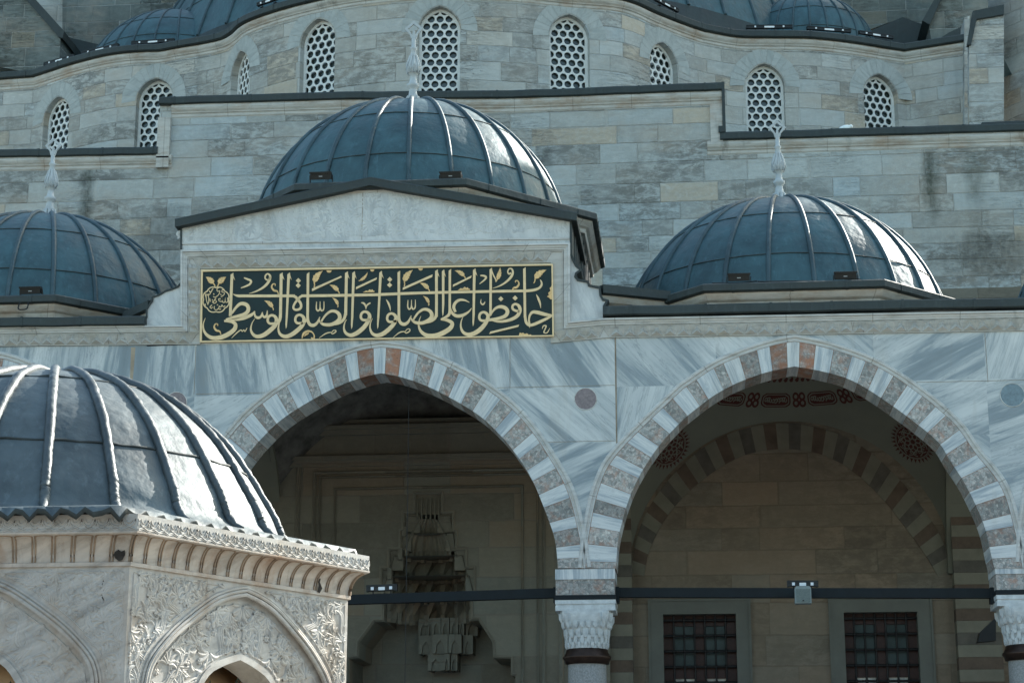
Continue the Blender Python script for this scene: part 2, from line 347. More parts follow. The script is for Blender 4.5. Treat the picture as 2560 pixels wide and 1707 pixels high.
M_WHITE = plain('white_tag', (.75, .78, .8), .5, 0, .05)
M_STONE = marble('grey_arch_stone', (.33, .355, .345), (.42, .44, .425), 3, .9, True, .85, True)

# ------------------------------------------------------------------ the court
g = MB(); g.face([(-200, -120, 0), (200, -120, 0), (200, 300, 0), (-200, 300, 0)])
mc, nt, b = newmat('court_paving', .7); p = obn(nt)
br = nd(nt, 'ShaderNodeTexBrick', {'Vector': p, 'Color1': (.25, .24, .22, 1), 'Color2': (.20, .195, .185, 1), 'Mortar': (.2, .19, .17, 1), 'Scale': 1., 'Mortar Size': .012, 'Brick Width': 1.2, 'Row Height': .7})
nt.links.new(mix(nt, ramp(nt, noise(nt, p, .6, 5), [(.3, gr(0)), (.7, gr(.5))]), br.outputs[0], (.17, .165, .155)), b.inputs['Base Color'])
tag(g.build('courtyard_floor', mc), kind='structure')

# ------------------------------------------------------------------ THE MOSQUE behind the portico
mosque = empty('mosque', (0, 50, 0), 'big grey stone mosque behind the portico with curved walls and white lattice windows', 'mosque')
COP = [(-.05, -.005), (.10, -.005), (.13, .02), (.13, .15), (.11, .185), (.04, .2), (-.9, .3)]
MLD = [(.0, -.33), (.02, -.30), (.02, -.24), (.05, -.215), (.05, -.195), (.085, -.15), (.105, -.10), (.105, -.06), (.075, -.045), (.06, -.004), (-.05, -.003)]
# stepped front wall: copings (lower edge of the lead) measured on the photograph
segL = [F(-300, 402, YG), F(397, 389, YG)]
segM = [F(400, 265, YG), F(850, 252, YG), F(1280, 249, YG), F(1806, 229, YG)]
segR = [F(1800, 354, YG), F(2560, 331, YG), F(3000, 318, YG)]
segL[0] = segL[1]+(segL[0]-segL[1])*1.4
zb = 8.0
poly = [Vector((segL[0].x, YG, zb)), Vector((segR[-1].x, YG, zb)), segR[-1], segR[1], Vector((segM[-1].x-.02, YG, segR[0].z)), Vector((segM[-1].x-.02, YG, segM[-1].z)), segM[2], segM[1], Vector((segM[0].x, YG, segM[0].z)), Vector((segM[0].x, YG, segL[1].z)), segL[0]]
q = MB(); q.prism(poly, Vector((0, .9, 0))); q.build('front_wall', M_ASH, mosque)
for s, ends in ((segL, (0, 0)), (segM, (0, 0)), (segR, (0, 0))):
    s_ = wavy(s); q = MB(); q.sweep(s_, COP); laps(q, s_, COP, 1.6); q.build('coping', M_LDARK, mosque)
def sub(s, dx0, dx1):
    s = list(s); s[0] = s[0]+Vector((dx0, 0, 0)); s[-1] = s[-1]+Vector((dx1, 0, 0)); return s
mL = sub(segL, 0, .33); mM = sub(segM, .3, -.02); mR = sub(segR, -.3, 0)
for s in (mL, mM, mR):
    q = MB(); q.sweep(s, MLD); q.build('cornice_moulding', M_MOUL, mosque)
# upright returns where the wall steps, and the lead strip on the right step
q = MB(); x = segM[0].x
q.box(x-.003, x+.30, YG-.105, YG+.01, segL[1].z-.33, segM[0].z-.335); q.build('step_moulding', M_MOUL, mosque)
q = MB(); x = segM[-1].x
q.box(x-.30, x-.022, YG-.095, YG+.01, segR[0].z-.05, segM[-1].z-.335); q.build('step_moulding', M_MOUL, mosque)
q = MB(); q.box(x-.02, x+.05, YG-.13, YG+.7, segR[0].z+.2, segM[-1].z+.19); q.box(x-.12, x+.03, YG-.14, YG-.08, segR[0].z+.18, segR[0].z+.33); q.build('lead_flashing', M_LDARK, mosque)
q = MB()
for s in (segL, segM, segR):
    for a, b2 in zip(s[:-1], s[1:]): q.face([a+Vector((0, .6, .27)), b2+Vector((0, .6, .27)), Vector((b2.x, 53, b2.z+.3)), Vector((a.x, 53, a.z+.3))])
q.build('terrace_roof', M_LEAD, mosque)

# curved upper wall: plan found from its eave, all at one height
A1 = [(88, 196), (128, 183), (183, 165), (256, 146), (311, 137), (366, 133), (402, 132), (457, 122), (512, 113), (563, 101), (592, 84)]
A2 = [(592, 84), (622, 60), (695, 33), (786, 9), (880, -10), (1000, -23), (1130, -28), (1290, -22), (1420, -8), (1526, 0), (1581, 13), (1636, 38), (1710, 67), (1755, 82)]
A3 = [(1755, 82), (1839, 97), (1919, 99), (2011, 100), (2084, 106), (2157, 116), (2212, 125), (2259, 132)]
def plan(pp): return [Vector((*H(x, y, ZE).xy, ZE)) for x, y in pp]
def dens(pp, n=5): return [Vector(t) for t in catmull([tuple(v) for v in plan(pp)], n)]
wl = [H(-60, 172, ZE), H(0, 176+14, ZE)]
c1, c2, c3 = dens(A1), dens(A2), dens(A3)
turret_c = None
tail = plan([(2259, 132), (2322, 122), (2413, 108)])
tail.append(tail[-1]+(tail[-1]-tail[0])*.4)
head = [c1[0]+Vector((-3.2, .25, 0)), c1[0]]
WALL = head[:1]+c1+c2[1:]+c3[1:]+tail[1:]
WU = [0.]
for a, b2 in zip(WALL[:-1], WALL[1:]): WU.append(WU[-1]+(b2-a).xy.length)
def wallpos(u, z, off=0.):
    i = 0
    while i < len(WU)-2 and WU[i+1] < u: i += 1
    t = (u-WU[i])/(WU[i+1]-WU[i]); p = WALL[i].lerp(WALL[i+1], t)
    def tg(k): d = (WALL[min(k+1, len(WALL)-1)]-WALL[max(k-1, 0)]); return Vector((d.x, d.y, 0)).normalized()
    d = tg(i).lerp(tg(i+1), t).normalized(); n = Vector((d.y, -d.x, 0))
    return Vector((p.x, p.y, z))+n*off, d, n
def near_u(P):
    best = (1e9, 0)
    for i in range(len(WALL)-1):
        a = WALL[i].xy; d = (WALL[i+1].xy-a); t = max(0, min(1, (P.xy-a).dot(d)/d.length_squared)); q = (a+d*t-P.xy).length
        if q < best[0]: best = (q, WU[i]+t*d.length)
    return best[1]
def arch_pts(hw, zs, rise, n=12):
    c = max(0, (rise*rise-hw*hw)/(2*hw)); r = hw+c; a1 = math.atan2(rise, c) if c > 1e-6 else math.pi/2
    right = [(-c+r*math.cos(a1*k/n), zs+r*math.sin(a1*k/n)) for k in range(n+1)]
    return right[:-1]+[(0, zs+rise)]+[(-x, z) for x, z in right[:-1][::-1]]      # right springing, over the top, to the left springing
WB = MB(); zlo = 16.0; IN = .8
outer = WALL; inner = []
for i, p_ in enumerate(WALL):
    _, d, n = wallpos(WU[i], ZE); inner.append(p_-n*IN)
ring = [[p_.xy for p_ in outer], [p_.xy for p_ in inner]]
bmw = bmesh.new(); nW = len(outer); vs = {}
for j, zz in enumerate((zlo, ZE)):
    for k, lst in enumerate(ring):
        for i, p_ in enumerate(lst): vs[j, k, i] = bmw.verts.new((p_.x, p_.y, zz))
for i in range(nW-1):
    bmw.faces.new((vs[0, 0, i], vs[0, 0, i+1], vs[1, 0, i+1], vs[1, 0, i])); bmw.faces.new((vs[0, 1, i+1], vs[0, 1, i], vs[1, 1, i], vs[1, 1, i+1]))
    bmw.faces.new((vs[1, 0, i], vs[1, 0, i+1], vs[1, 1, i+1], vs[1, 1, i])); bmw.faces.new((vs[0, 0, i+1], vs[0, 0, i], vs[0, 1, i], vs[0, 1, i+1]))
for i in (0, nW-1):
    f = (vs[0, 0, i], vs[1, 0, i], vs[1, 1, i], vs[0, 1, i]); bmw.faces.new(f if i == 0 else f[::-1])
bmesh.ops.recalc_face_normals(bmw, faces=bmw.faces)
me = bpy.data.meshes.new('curved_wall'); bmw.to_mesh(me); bmw.free(); wobj = bpy.data.objects.new('curved_wall', me); C.objects.link(wobj)
WINS = [(147, 246), (391, 200), (606, 133), (798, 51), (1099, 20), (1421, 40), (1653, 110), (1911, 163), (2197, 190)]
HW, ZS, RISE = .54, 1.72, .66
wins = []; cutb = bmesh.new()
for px, py in WINS:
    lo, hi = 0, WU[-1]
    best = min((abs(to_px(wallpos(u_, ZE-1.5, -.1)[0])[0]-px), u_) for u_ in [WU[-1]*k/3000 for k in range(3001)])
    u0 = best[1]; P0, d, n = wallpos(u0, 0)
    zt = PL(px, py, P0-n*.1, n).z
    zs = zt-RISE-ZS
    M = Matrix(((d.x, -n.x, 0, P0.x), (d.y, -n.y, 0, P0.y), (0, 0, 1, zs), (0, 0, 0, 1)))   # local x along the wall, y into it
    wins.append((u0, zs, M, n))
    prof = [(HW, 0)]+arch_pts(HW, ZS, RISE)+[(-HW, 0)]
    fr = [cutb.verts.new(M @ Vector((x, -.4, z))) for x, z in prof]; bk = [cutb.verts.new(M @ Vector((x, 1.3, z))) for x, z in prof]
    cutb.faces.new(fr); cutb.faces.new(bk[::-1])
    for i in range(len(prof)): j = (i+1) % len(prof); cutb.faces.new((fr[j], fr[i], bk[i], bk[j]))
bmesh.ops.recalc_face_normals(cutb, faces=cutb.faces)
mec = bpy.data.meshes.new('cut'); cutb.to_mesh(mec); cutb.free(); cut = bpy.data.objects.new('cut', mec); C.objects.link(cut)
mod = wobj.modifiers.new('b', 'BOOLEAN'); mod.operation = 'DIFFERENCE'; mod.object = cut; mod.solver = 'EXACT'
dg = bpy.context.evaluated_depsgraph_get(); me2 = bpy.data.meshes.new_from_object(wobj.evaluated_get(dg)); me2.name = 'curved_wall'
wobj.modifiers.clear(); wobj.data = me2; bpy.data.objects.remove(cut)
ul = me2.uv_layers.new(name='UVMap'); nu = [near_u(v.co) for v in me2.vertices]
for p_ in me2.polygons:
    for li, vi in zip(p_.loop_indices, p_.vertices): ul.data[li].uv = (nu[vi], me2.vertices[vi].co.z)
me2.materials.clear(); me2.materials.append(M_ASH2); attach(wobj, mosque)
path = WALL
q = MB(); q.sweep(path, [(-.1, -.002), (.16, -.002), (.2, .02), (.2, .17), (.17, .2), (-.8, .42)]); laps(q, path, [(-.1, -.002), (.16, -.002), (.2, .02), (.2, .17), (.17, .2), (-.8, .42)], 1.3); q.build('eave', M_LDARK, mosque)
q = MB(); q.sweep(path, [(o*1.25, u*.95) for o, u in MLD]); q.build('cornice_moulding', M_MOUL, mosque)

# one window, then copies
def lattice_mesh():
    pitch, rad = .232, .0935; bm = bmesh.new(); Rr = pitch/math.sqrt(3)
    for j in range(-1, 14):
        for i in range(-4, 5):
            cx = (i+(.5 if j % 2 else 0))*pitch; cz = .09+j*pitch*.866
            if abs(cx) > .7: continue
            inn, out, bk = [], [], []
            for k in range(24):
                a = 2*math.pi*k/24; t = (a-math.pi/6) % (math.pi/3)-math.pi/6
                ro = Rr*math.cos(math.pi/6)/math.cos(t+0) if True else 0
                ro = Rr*math.cos(math.pi/6)/math.cos(((a) % (math.pi/3))-math.pi/6) if False else Rr*math.cos(math.pi/6)/math.cos(((a+math.pi/6) % (math.pi/3))-math.pi/6)
                inn.append(bm.verts.new((cx+rad*math.cos(a), 0, cz+rad*math.sin(a)))); out.append(bm.verts.new((cx+ro*math.cos(a), 0, cz+ro*math.sin(a))))
                bk.append(bm.verts.new((cx+rad*.99*math.cos(a), .028, cz+rad*.99*math.sin(a))))
            for k in range(24):
                l = (k+1) % 24; bm.faces.new((inn[k], inn[l], out[l], out[k])); bm.faces.new((inn[l], inn[k], bk[k], bk[l]))
    ol = [(HW-.055, .05)]+arch_pts(HW-.055, ZS, RISE-.06, 8)+[(-(HW-.055), .05)]
    for i in range(len(ol)):
        a, b2 = ol[i], ol[(i+1) % len(ol)]; e = Vector((b2[0]-a[0], 0, b2[1]-a[1]))
        if e.length < 1e-5: continue
        bmesh.ops.bisect_plane(bm, geom=bm.verts[:]+bm.edges[:]+bm.faces[:], plane_co=(a[0], 0, a[1]), plane_no=(e.z, 0, -e.x), clear_outer=True)
    bmesh.ops.remove_doubles(bm, verts=bm.verts, dist=.0005)
    me = bpy.data.meshes.new('lattice'); bm.to_mesh(me); bm.free(); me.materials.append(M_PLAST); return me
LAT = lattice_mesh()
q = MB(); o1 = [(HW-.002, .0)]+arch_pts(HW-.002, ZS, RISE-.002)+[(-HW+.002, .0)]; o2 = [(HW-.075, .07)]+arch_pts(HW-.075, ZS, RISE-.08)+[(-HW+.075, .07)]
for i in range(len(o1)):
    j = (i+1) % len(o1); P = lambda t, y: (t[0], y, t[1])
    q.face([P(o1[i], -.02), P(o1[j], -.02), P(o2[j], -.02), P(o2[i], -.02)]); q.face([P(o2[i], -.02), P(o2[j], -.02), P(o2[j], .03), P(o2[i], .03)])
    q.face([P(o1[i], -.02), P(o1[j], -.02), P(o1[j], .1), P(o1[i], .1)])
wf0 = q.build('window', M_PLAST); WF = wf0.data; bpy.data.objects.remove(wf0)
q = MB(); q.face([(x, .085, z) for x, z in o1]); pn = q.build('pane', M_GLASS); PN = pn.data; bpy.data.objects.remove(pn)
for (u0, zs, M, n) in wins:
    o = bpy.data.objects.new('window', WF); C.objects.link(o); o.parent = mosque
    Mw = M @ Matrix.Translation((0, .2, 0)); loc = Mw.to_translation(); o.rotation_euler = Mw.to_euler(); o.location = loc-mosque.location
    for nm, md in (('lattice', LAT), ('pane', PN)): c_ = bpy.data.objects.new(nm, md); C.objects.link(c_); c_.parent = o
    # ring of radial stones round the arch, lying on the curved wall
    q = MB(); ns = 15; a_in = resample([Vector((x, z, 0)) for x, z in arch_pts(HW+.02, ZS, RISE+.02, 16)], ns*3); a_out = resample([Vector((x, z, 0)) for x, z in arch_pts(HW+.47, ZS-.05, RISE+.52, 16)], ns*3)
    for k in range(ns):
        ro = random.random()*.05; ids = range(k*3, k*3+4); rows = [[], []]; a = random.random()*6
        for i in ids:
            ip = a_in[i]; op = a_out[i]; op = ip.lerp(op, 1-ro)
            rows[0].append(ip); rows[1].append(op)
        sh = .012; cen = (rows[0][1]+rows[1][2])*.5
        for off, mm in ((.008, 0),):
            g0 = [[wallpos(u0+(cen+(v-cen)*.955).x, zs+(cen+(v-cen)*.955).y, off)[0] for v in r_] for r_ in rows]
            q.grid(g0, 0, False, False, [[(a*10+t_*.1, 0) for t_ in range(4)], [(a*10+t_*.1, .5) for t_ in range(4)]], a)
    so_ = q.build('arch_stones', M_STONE); so_.data.transform(Mw.inverted()); so_.parent = o

# lead half domes on the curved wall
def fit_circle(pts):
    sx = [p.x for p in pts]; sy = [p.y for p in pts]; n = len(pts)
    A = Matrix(((sum(x*x for x in sx), sum(x*y for x, y in zip(sx, sy)), sum(sx)), (sum(x*y for x, y in zip(sx, sy)), sum(y*y for y in sy), sum(sy)), (sum(sx), sum(sy), n)))
    B = Vector((-sum(x*(x*x+y*y) for x, y in zip(sx, sy)), -sum(y*(x*x+y*y) for x, y in zip(sx, sy)), -sum(x*x+y*y for x, y in zip(sx, sy))))
    s = A.inverted() @ B; c = Vector((-s.x/2, -s.y/2)); return c, math.sqrt(max(.01, c.length_squared-s.z))
def cap(name, c, r, h, z0, nr, parent, mat, rollm, skirt=None, n=48, rr=.042, names=('roll', 'seam'), seams=(.36, .68)):
    Rs = (r*r+h*h)/(2*h); th = math.asin(min(1, r/Rs)) if h <= Rs else math.pi-math.asin(r/Rs)
    pr = [(Rs*math.sin(th*k/18), Rs*math.cos(th*k/18)-Rs+h) for k in range(19)]; pr[0] = (.02, h)
    q = MB(); q.lathe([(a, z) for a, z in pr][::-1]+[], (c[0], c[1], z0), n)
    o = q.build(name, mat, parent)
    for k in range(nr):
        a = 2*math.pi*(k+.5)/nr
        q = MB(); q.tube([(c[0]+(x+.0)*math.cos(a), c[1]+(x)*math.sin(a), z0+z+rr*.25) for x, z in pr[1:]], rr, 8, 0, True); q.build(names[0], rollm, o)
    for t in seams:
        a = th*t; x, z = Rs*math.sin(a)+.006, Rs*math.cos(a)-Rs+h
        q = MB(); q.tube([(c[0]+x*math.cos(2*math.pi*k/64), c[1]+x*math.sin(2*math.pi*k/64), z0+z+random.uniform(-.004, .006)) for k in range(65)], .009, 5); q.build(names[1], M_LDARK, o)
    return o, pr

# lead roofs behind the curved eave
pc = H(1115, 0, ZE); cy = pc.y+12.6; cx = pc.x-.1
bigd, prb = cap('half_dome', (cx, cy), 11.9, 9.0, ZE+.75, 60, mosque, M_LEAD, M_ROLL, n=72, rr=.05, seams=(.4, .7, .9))
q = MB(); q.lathe([(11.92, -.3), (11.92, .75), (11.8, .8)], (cx, cy, ZE), 72); q.build('drum', M_LDARK, bigd)
for (px, back, r, h, nr) in ((452, 3.3, 2.8, 2.2, 26), (2015, 2.45, 2.05, 2.15, 26)):
    p = H(px, 112, ZE); d_ = (p-EYE); d_.z = 0; d_.normalize(); c_ = p+d_*back
    for _ in range(60):
        ok = True
        for k in range(24):
            v = Vector((c_.x+r*math.cos(k*.2618), c_.y+r*math.sin(k*.2618), 0)); wp_, _d, n_ = wallpos(near_u(v), 0)
            if (v-wp_).dot(n_) > -.35: ok = False
        if ok: break
        c_ = c_+d_*.1
    q = MB(); q.lathe([(r-.01, -.6), (r-.01, .29)], (c_.x, c_.y, ZE), 48); q.build('drum', M_LEAD, mosque)
    cap('half_dome', (c_.x, c_.y), r, h, ZE+.28, nr, mosque, M_LEAD, M_ROLL, rr=.03, seams=(.62, .85))
q = MB(); q.face([tuple(wallpos(u, ZE+.28, -.5)[0]) for u in [WU[-1]*k/60 for k in range(61)]]+[(12, 62, ZE+1.2), (-26, 62, ZE+1.2)]); q.build('roof', M_LEAD, mosque)
def slab(name, pts, Y, dep, mat, tilt=0.): q = MB(); q.prism([F(a, b2, Y) for a, b2 in pts][::-1], Vector((tilt, dep, 0))); return q.build(name, mat, mosque)
slab('buttress', [(-160, -160), (-80, -160), (75, -3), (152, 82), (148, 158), (95, 186), (0, 168), (-160, 140)], 51.6, 1.6, M_ASH3)
slab('coping', [(-85, -170), (-68, -178), (84, -6), (160, 78), (156, 96), (146, 92)], 51.5, 1.8, M_LDARK)
slab('buttress', [(20, -160), (158, -160), (160, 90), (60, 60)], 56.0, 2, M_ASH2)
slab('buttress', [(156, -160), (520, -160), (500, 20), (372, 60), (330, 100), (250, 118), (156, 92)], 55.0, 3, M_ASH3)
slab('roof', [(148, 84), (180, 96), (300, 124), (300, 150), (148, 175)], 53.6, .5, M_LDARK)
slab('buttress', [(2040, -160), (2420, -160), (2420, 20), (2318, 66), (2258, 44), (2176, 74), (2040, 60)], 55.5, 3, M_ASH3)
slab('roof', [(2165, 82), (2256, 44), (2318, 66), (2330, 140), (2165, 140)], 54.2, .5, M_LDARK)
slab('coping', [(2372, -80), (2392, -80), (2352, 0), (2324, 62), (2306, 52), (2335, 0)], 52.6, 1.4, M_LDARK)
slab('buttress', [(2392, -80), (2470, -80), (2470, 30), (2404, 76), (2330, 112), (2322, 64), (2352, 0)], 52.8, 2, M_ASH3)
slab('roof', [(2326, 112), (2372, 82), (2406, 66), (2420, 120), (2326, 130)], 52.2, .4, M_LDARK)
slab('pilaster', [(2411, 45), (2424, 40), (2424, 360), (2411, 360)], 50.3, .8, M_ASH2)
slab('pilaster', [(2423, 110), (2440, 45), (2510, 26), (2510, 360), (2423, 360)], 48.6, .3, M_ASH2)
slab('coping', [(2418, 112), (2432, 28), (2510, 12), (2510, 36), (2442, 48), (2428, 112)], 48.5, .2, M_LDARK)
TY = 56.; xl0 = F(2460, 150, TY).x; TR = 2.6
q = MB(); A_ = [2*math.pi*k/64 for k in range(65)]
rows = [[Vector((xl0+TR+TR*math.cos(a), TY+TR*math.sin(a), z)) for a in A_] for z in (14., 37.)]
q.grid(rows, 0, True, False, [[(a*TR, 14.) for a in A_], [(a*TR, 37.) for a in A_]]); q.lathe([(TR+.2, 37.), (TR+.2, 37.25), (1.9, 38.0), (.02, 39.2)], (xl0+TR, TY, 0), 48, 1); q.build('stair_turret', [M_ASH2, M_LEAD], mosque)
q = MB(); t0 = F(2465, 336, 44); q.sweep([F(2455, 328, 44.2), F(2700, 318, 44.2)], COP); q.build('coping', M_LDARK, mosque)

q = MB(); q.lathe([(4.2, 12), (4.2, 50), (4.5, 50.2), (4.5, 50.8)], (22.7, 75.5, 0), 8, 0, smooth=False); q.lathe([(4.4, 50.8), (3.6, 53), (2, 54.6), (.02, 55.4)], (22.7, 75.5, 0), 24, 1); q.build('shade_tower', [M_ASH2, M_LEAD], mosque)  # unseen tower, added to keep the sun off the big half dome
# ------------------------------------------------------------------ THE PORTICO
YF, YC, YB, YD = 30.0, 30.38, 36.5, 33.4
portico = empty('portico', (0, 30, 0), 'pale marble court portico with striped pointed arches, ribbed lead domes and a gabled block', 'portico')
M_MARB = marble('veined_marble', (.215, .26, .285), (.60, .615, .60), 2.7, .33)
M_MARBP = marble('pale_marble_slab', (.42, .44, .445), (.60, .61, .595), 2.2, .8, True, .5)
M_VW = marble('white_voussoir', (.33, .375, .405), (.63, .64, .62), 11., .8, False, .45, True, .4)
M_VB = breccia('grey_breccia', .24); M_VR = breccia('red_breccia', .62)
M_MORT = plain('red_mortar', (.34, .17, .10), .9, 0, .4, 9)
M_FRZ = moulding('carved_frieze_stone', (.45, .44, .41), (.36, .30, .20), .4)
M_RUB = ashlar('rubble_stone', (.44, .42, .40), (.42, .33, .25), .16, .42, .35, .25, mortar=(.30, .28, .26), seed=3.3)
M_IRON = plain('painted_iron', (.004, .008, .010), .8, .0, .3, 6, .1)
M_GRAN = plain('grey_granite', (.25, .255, .25), .55, 0, .35, 40, .05)
M_CAP = plain('carved_capital_marble', (.50, .53, .53), .6, 0, .22, 9, .2)
M_BRZ = plain('bronze_collar', (.05, .03, .022), .42, .7, .4, 9, .1)
def P3(px, py, Y=YF): return F(px, py, Y)

def plane_sweep(q, pts, prof, y0, m=0, closed=False):
    """sweep in a wall plane facing the court: pts (x, z); prof (offset to the right of the way, proud)"""
    n = len(pts); rows = []
    for i in range(n):
        p = Vector(pts[i]); a = Vector(pts[i-1]) if (i or closed) else None; b2 = Vector(pts[(i+1) % n]) if (i < n-1 or closed) else None
        t1 = (p-a) if a is not None else (b2-p); t2 = (b2-p) if b2 is not None else t1
        t1.normalize(); t2.normalize(); n1 = Vector((t1.y, -t1.x)); n2 = Vector((t2.y, -t2.x)); nn = (n1+n2).normalized(); nn /= max(.4, nn.dot(n1))
        rows.append([Vector((p.x+nn.x*o, y0-pr, p.y+nn.y*o)) for o, pr in prof])
    L = [0]
    for i in range(1, n): L.append(L[-1]+(Vector(pts[i])-Vector(pts[i-1])).length)
    uv = [[(L[i], k*.05) for k in range(len(prof))] for i in range(n)]
    q.grid(rows, m, False, False, uv)
    q.face(rows[0], m); q.face(rows[-1][::-1], m)

# arches as measured: right half of the middle arch mirrored; both halves of the right-hand arch
def xz(pts, Y=YF): return [Vector((F(a, b2, Y).x, F(a, b2, Y).z, 0)) for a, b2 in pts]
mi = xz([(956, 934), (996, 942), (1062, 964), (1132, 999), (1197, 1039), (1245, 1083), (1285, 1130), (1328, 1196), (1365, 1285), (1387, 1351), (1394, 1420)])
mo = xz([(953, 868), (1011, 875), (1080, 899), (1179, 948), (1267, 1010), (1322, 1068), (1364, 1128), (1417, 1222), (1446, 1328), (1460, 1420)])
ri = xz([(1986, 917), (2058, 930), (2131, 953), (2223, 1010), (2336, 1097), (2373, 1150), (2416, 1218), (2458, 1310), (2476, 1384), (2485, 1420)])
ro = xz([(1986, 853), (2073, 871), (2183, 911), (2289, 977), (2384, 1057), (2437, 1130), (2506, 1222), (2543, 1352), (2556, 1420)])
li = xz([(1986, 917), (1916, 932), (1846, 957), (1788, 988), (1729, 1032), (1696, 1062), (1637, 1130), (1582, 1226), (1549, 1336), (1541, 1420)])
lo = xz([(1986, 853), (1927, 865), (1854, 889), (1788, 918), (1722, 962), (1690, 988), (1546, 1130), (1498, 1218), (1472, 1336), (1463, 1420)])
def smooth(p, n): return resample([Vector(t) for t in catmull([tuple(v) for v in p], 6)], n)
NS = 252                                              # samples per half: 21 stones of 4
def mirror(p, x0): return [Vector((2*x0-v.x, v.y, 0)) for v in p]
def shift(p, dx): return [v+Vector((dx, 0, 0)) for v in p]
ax = mo[0].x; mi = [v+Vector((ax-mi[0].x, 0, 0)) if i == 0 else v for i, v in enumerate(mi)]
bay = ro[0].x-mo[0].x
ARCH = []
def half(i_, o_): return smooth(i_, NS), smooth(o_, NS)
ARCH.append((half(mirror(mi, ax), mirror(mo, ax)), half(mi, mo)))
ARCH.append((half(li, lo), half(ri, ro)))
ARCH.append(((half(shift(mirror(mi, ax), -bay), shift(mirror(mo, ax), -bay))), half(shift(mi, -bay), shift(mo, -bay))))
ARCH.append(((half(shift(li, bay+.05), shift(lo, bay+.05))), half(shift(ri, bay+.05), shift(ro, bay+.05))))
# facade wall: slabs of marble above the arches
tops = xz([(-500, 869), (0, 867), (490, 861), (1391, 840), (2560, 822), (3300, 810)])
order = sorted(ARCH, key=lambda a: a[1][1][0].x)
low = [Vector((tops[0].x, order[0][0][1][-1].y, 0))]
for (lh, rh) in order: low += lh[1][::-1]+rh[1][1:]
low.append(Vector((tops[-1].x, order[-1][1][1][-1].y, 0)))
poly2 = low+tops[::-1]
q = MB(); q.prism([(v.x, YF, v.y) for v in poly2], Vector((0, .72, 0)))
fw = q.build('facade_wall', M_MARB, portico)
bm = bmesh.new(); bm.from_mesh(fw.data); bmesh.ops.remove_doubles(bm, verts=bm.verts, dist=.0001)
o0 = portico.location; zr1 = F(1400, 970, YF).z; zr2 = F(1400, 1106, YF).z
lines = [F(x, 900, YF).x for x in (-120, 335, 490, 1275, 1540, 1790, 2185, 2462)]
for x in lines: bmesh.ops.bisect_plane(bm, geom=bm.verts[:]+bm.edges[:]+bm.faces[:], plane_co=(x, 0, 0), plane_no=(1, 0, 0))
for z in (zr1, zr2): bmesh.ops.bisect_plane(bm, geom=bm.verts[:]+bm.edges[:]+bm.faces[:], plane_co=(0, 0, z), plane_no=(0, 0, 1))
la = bm.faces.layers.float['slab']; ang = {}
presets = {(5, 2): -.75, (5, 1): .28, (4, 2): -.62, (6, 2): -.8, (3, 2): -.2, (8, 2): .35, (8, 1): 1.25, (2, 2): .05, (1, 2): .1, (6, 1): 1.3, (5, 0): 1.2, (7, 2): 1.1, (7, 1): 1.2}
for f in bm.faces:
    c_ = f.calc_center_median(); ix = sum(c_.x > x for x in lines); iz = (c_.z > zr1)+(c_.z > zr2)
    if (ix, iz) not in ang: ang[ix, iz] = presets.get((ix, iz), random.uniform(-1.3, 1.3))
    f[la] = ang[ix, iz]
bm.to_mesh(fw.data); bm.free()
jx = F(1539, 900, YF).x; M_JNT = plain('stained_joint', (.24, .20, .15), .9, 0, .4, 3)
def joint(*bx): q = MB(); q.box(*bx); q.build('joint', M_JNT, portico)
joint(jx-.012, jx+.012, YF-.003, YF, F(1540, 1108, YF).z, F(1540, 842, YF).z)
for (a, b2, y) in ((1203, 1537, 970), (2230, 2700, 957), (1300, 1537, 1106), (490, 760, 985)): A_, B_ = F(a, y, YF), F(b2, y-3, YF); joint(A_.x, B_.x, YF-.002, YF+.0, A_.z-.004, A_.z+.004)
for (x, a, b2) in ((1275, 850, 968), (2462, 832, 955), (490, 866, 985)): A_, B_ = F(x, a, YF), F(x, b2, YF); joint(A_.x-.004, A_.x+.004, YF-.002, YF, B_.z, A_.z)
A_, B_ = F(333, 868, YF), F(333, 962, YF); q = MB(); q.face([(A_.x-.035, YF-.0025, A_.z), (A_.x-.025, YF-.0025, B_.z), (A_.x+.02, YF-.0025, B_.z), (A_.x+.04, YF-.0025, A_.z)]); q.build('rust_streak', plain('rust_stain', (.33, .27, .2), .9, 0, .25, 3), portico)
A_, B_ = F(907, 480, YF), F(907, 604, YF); joint(A_.x-.004, A_.x+.004, YF-.003, YF, B_.z, A_.z)
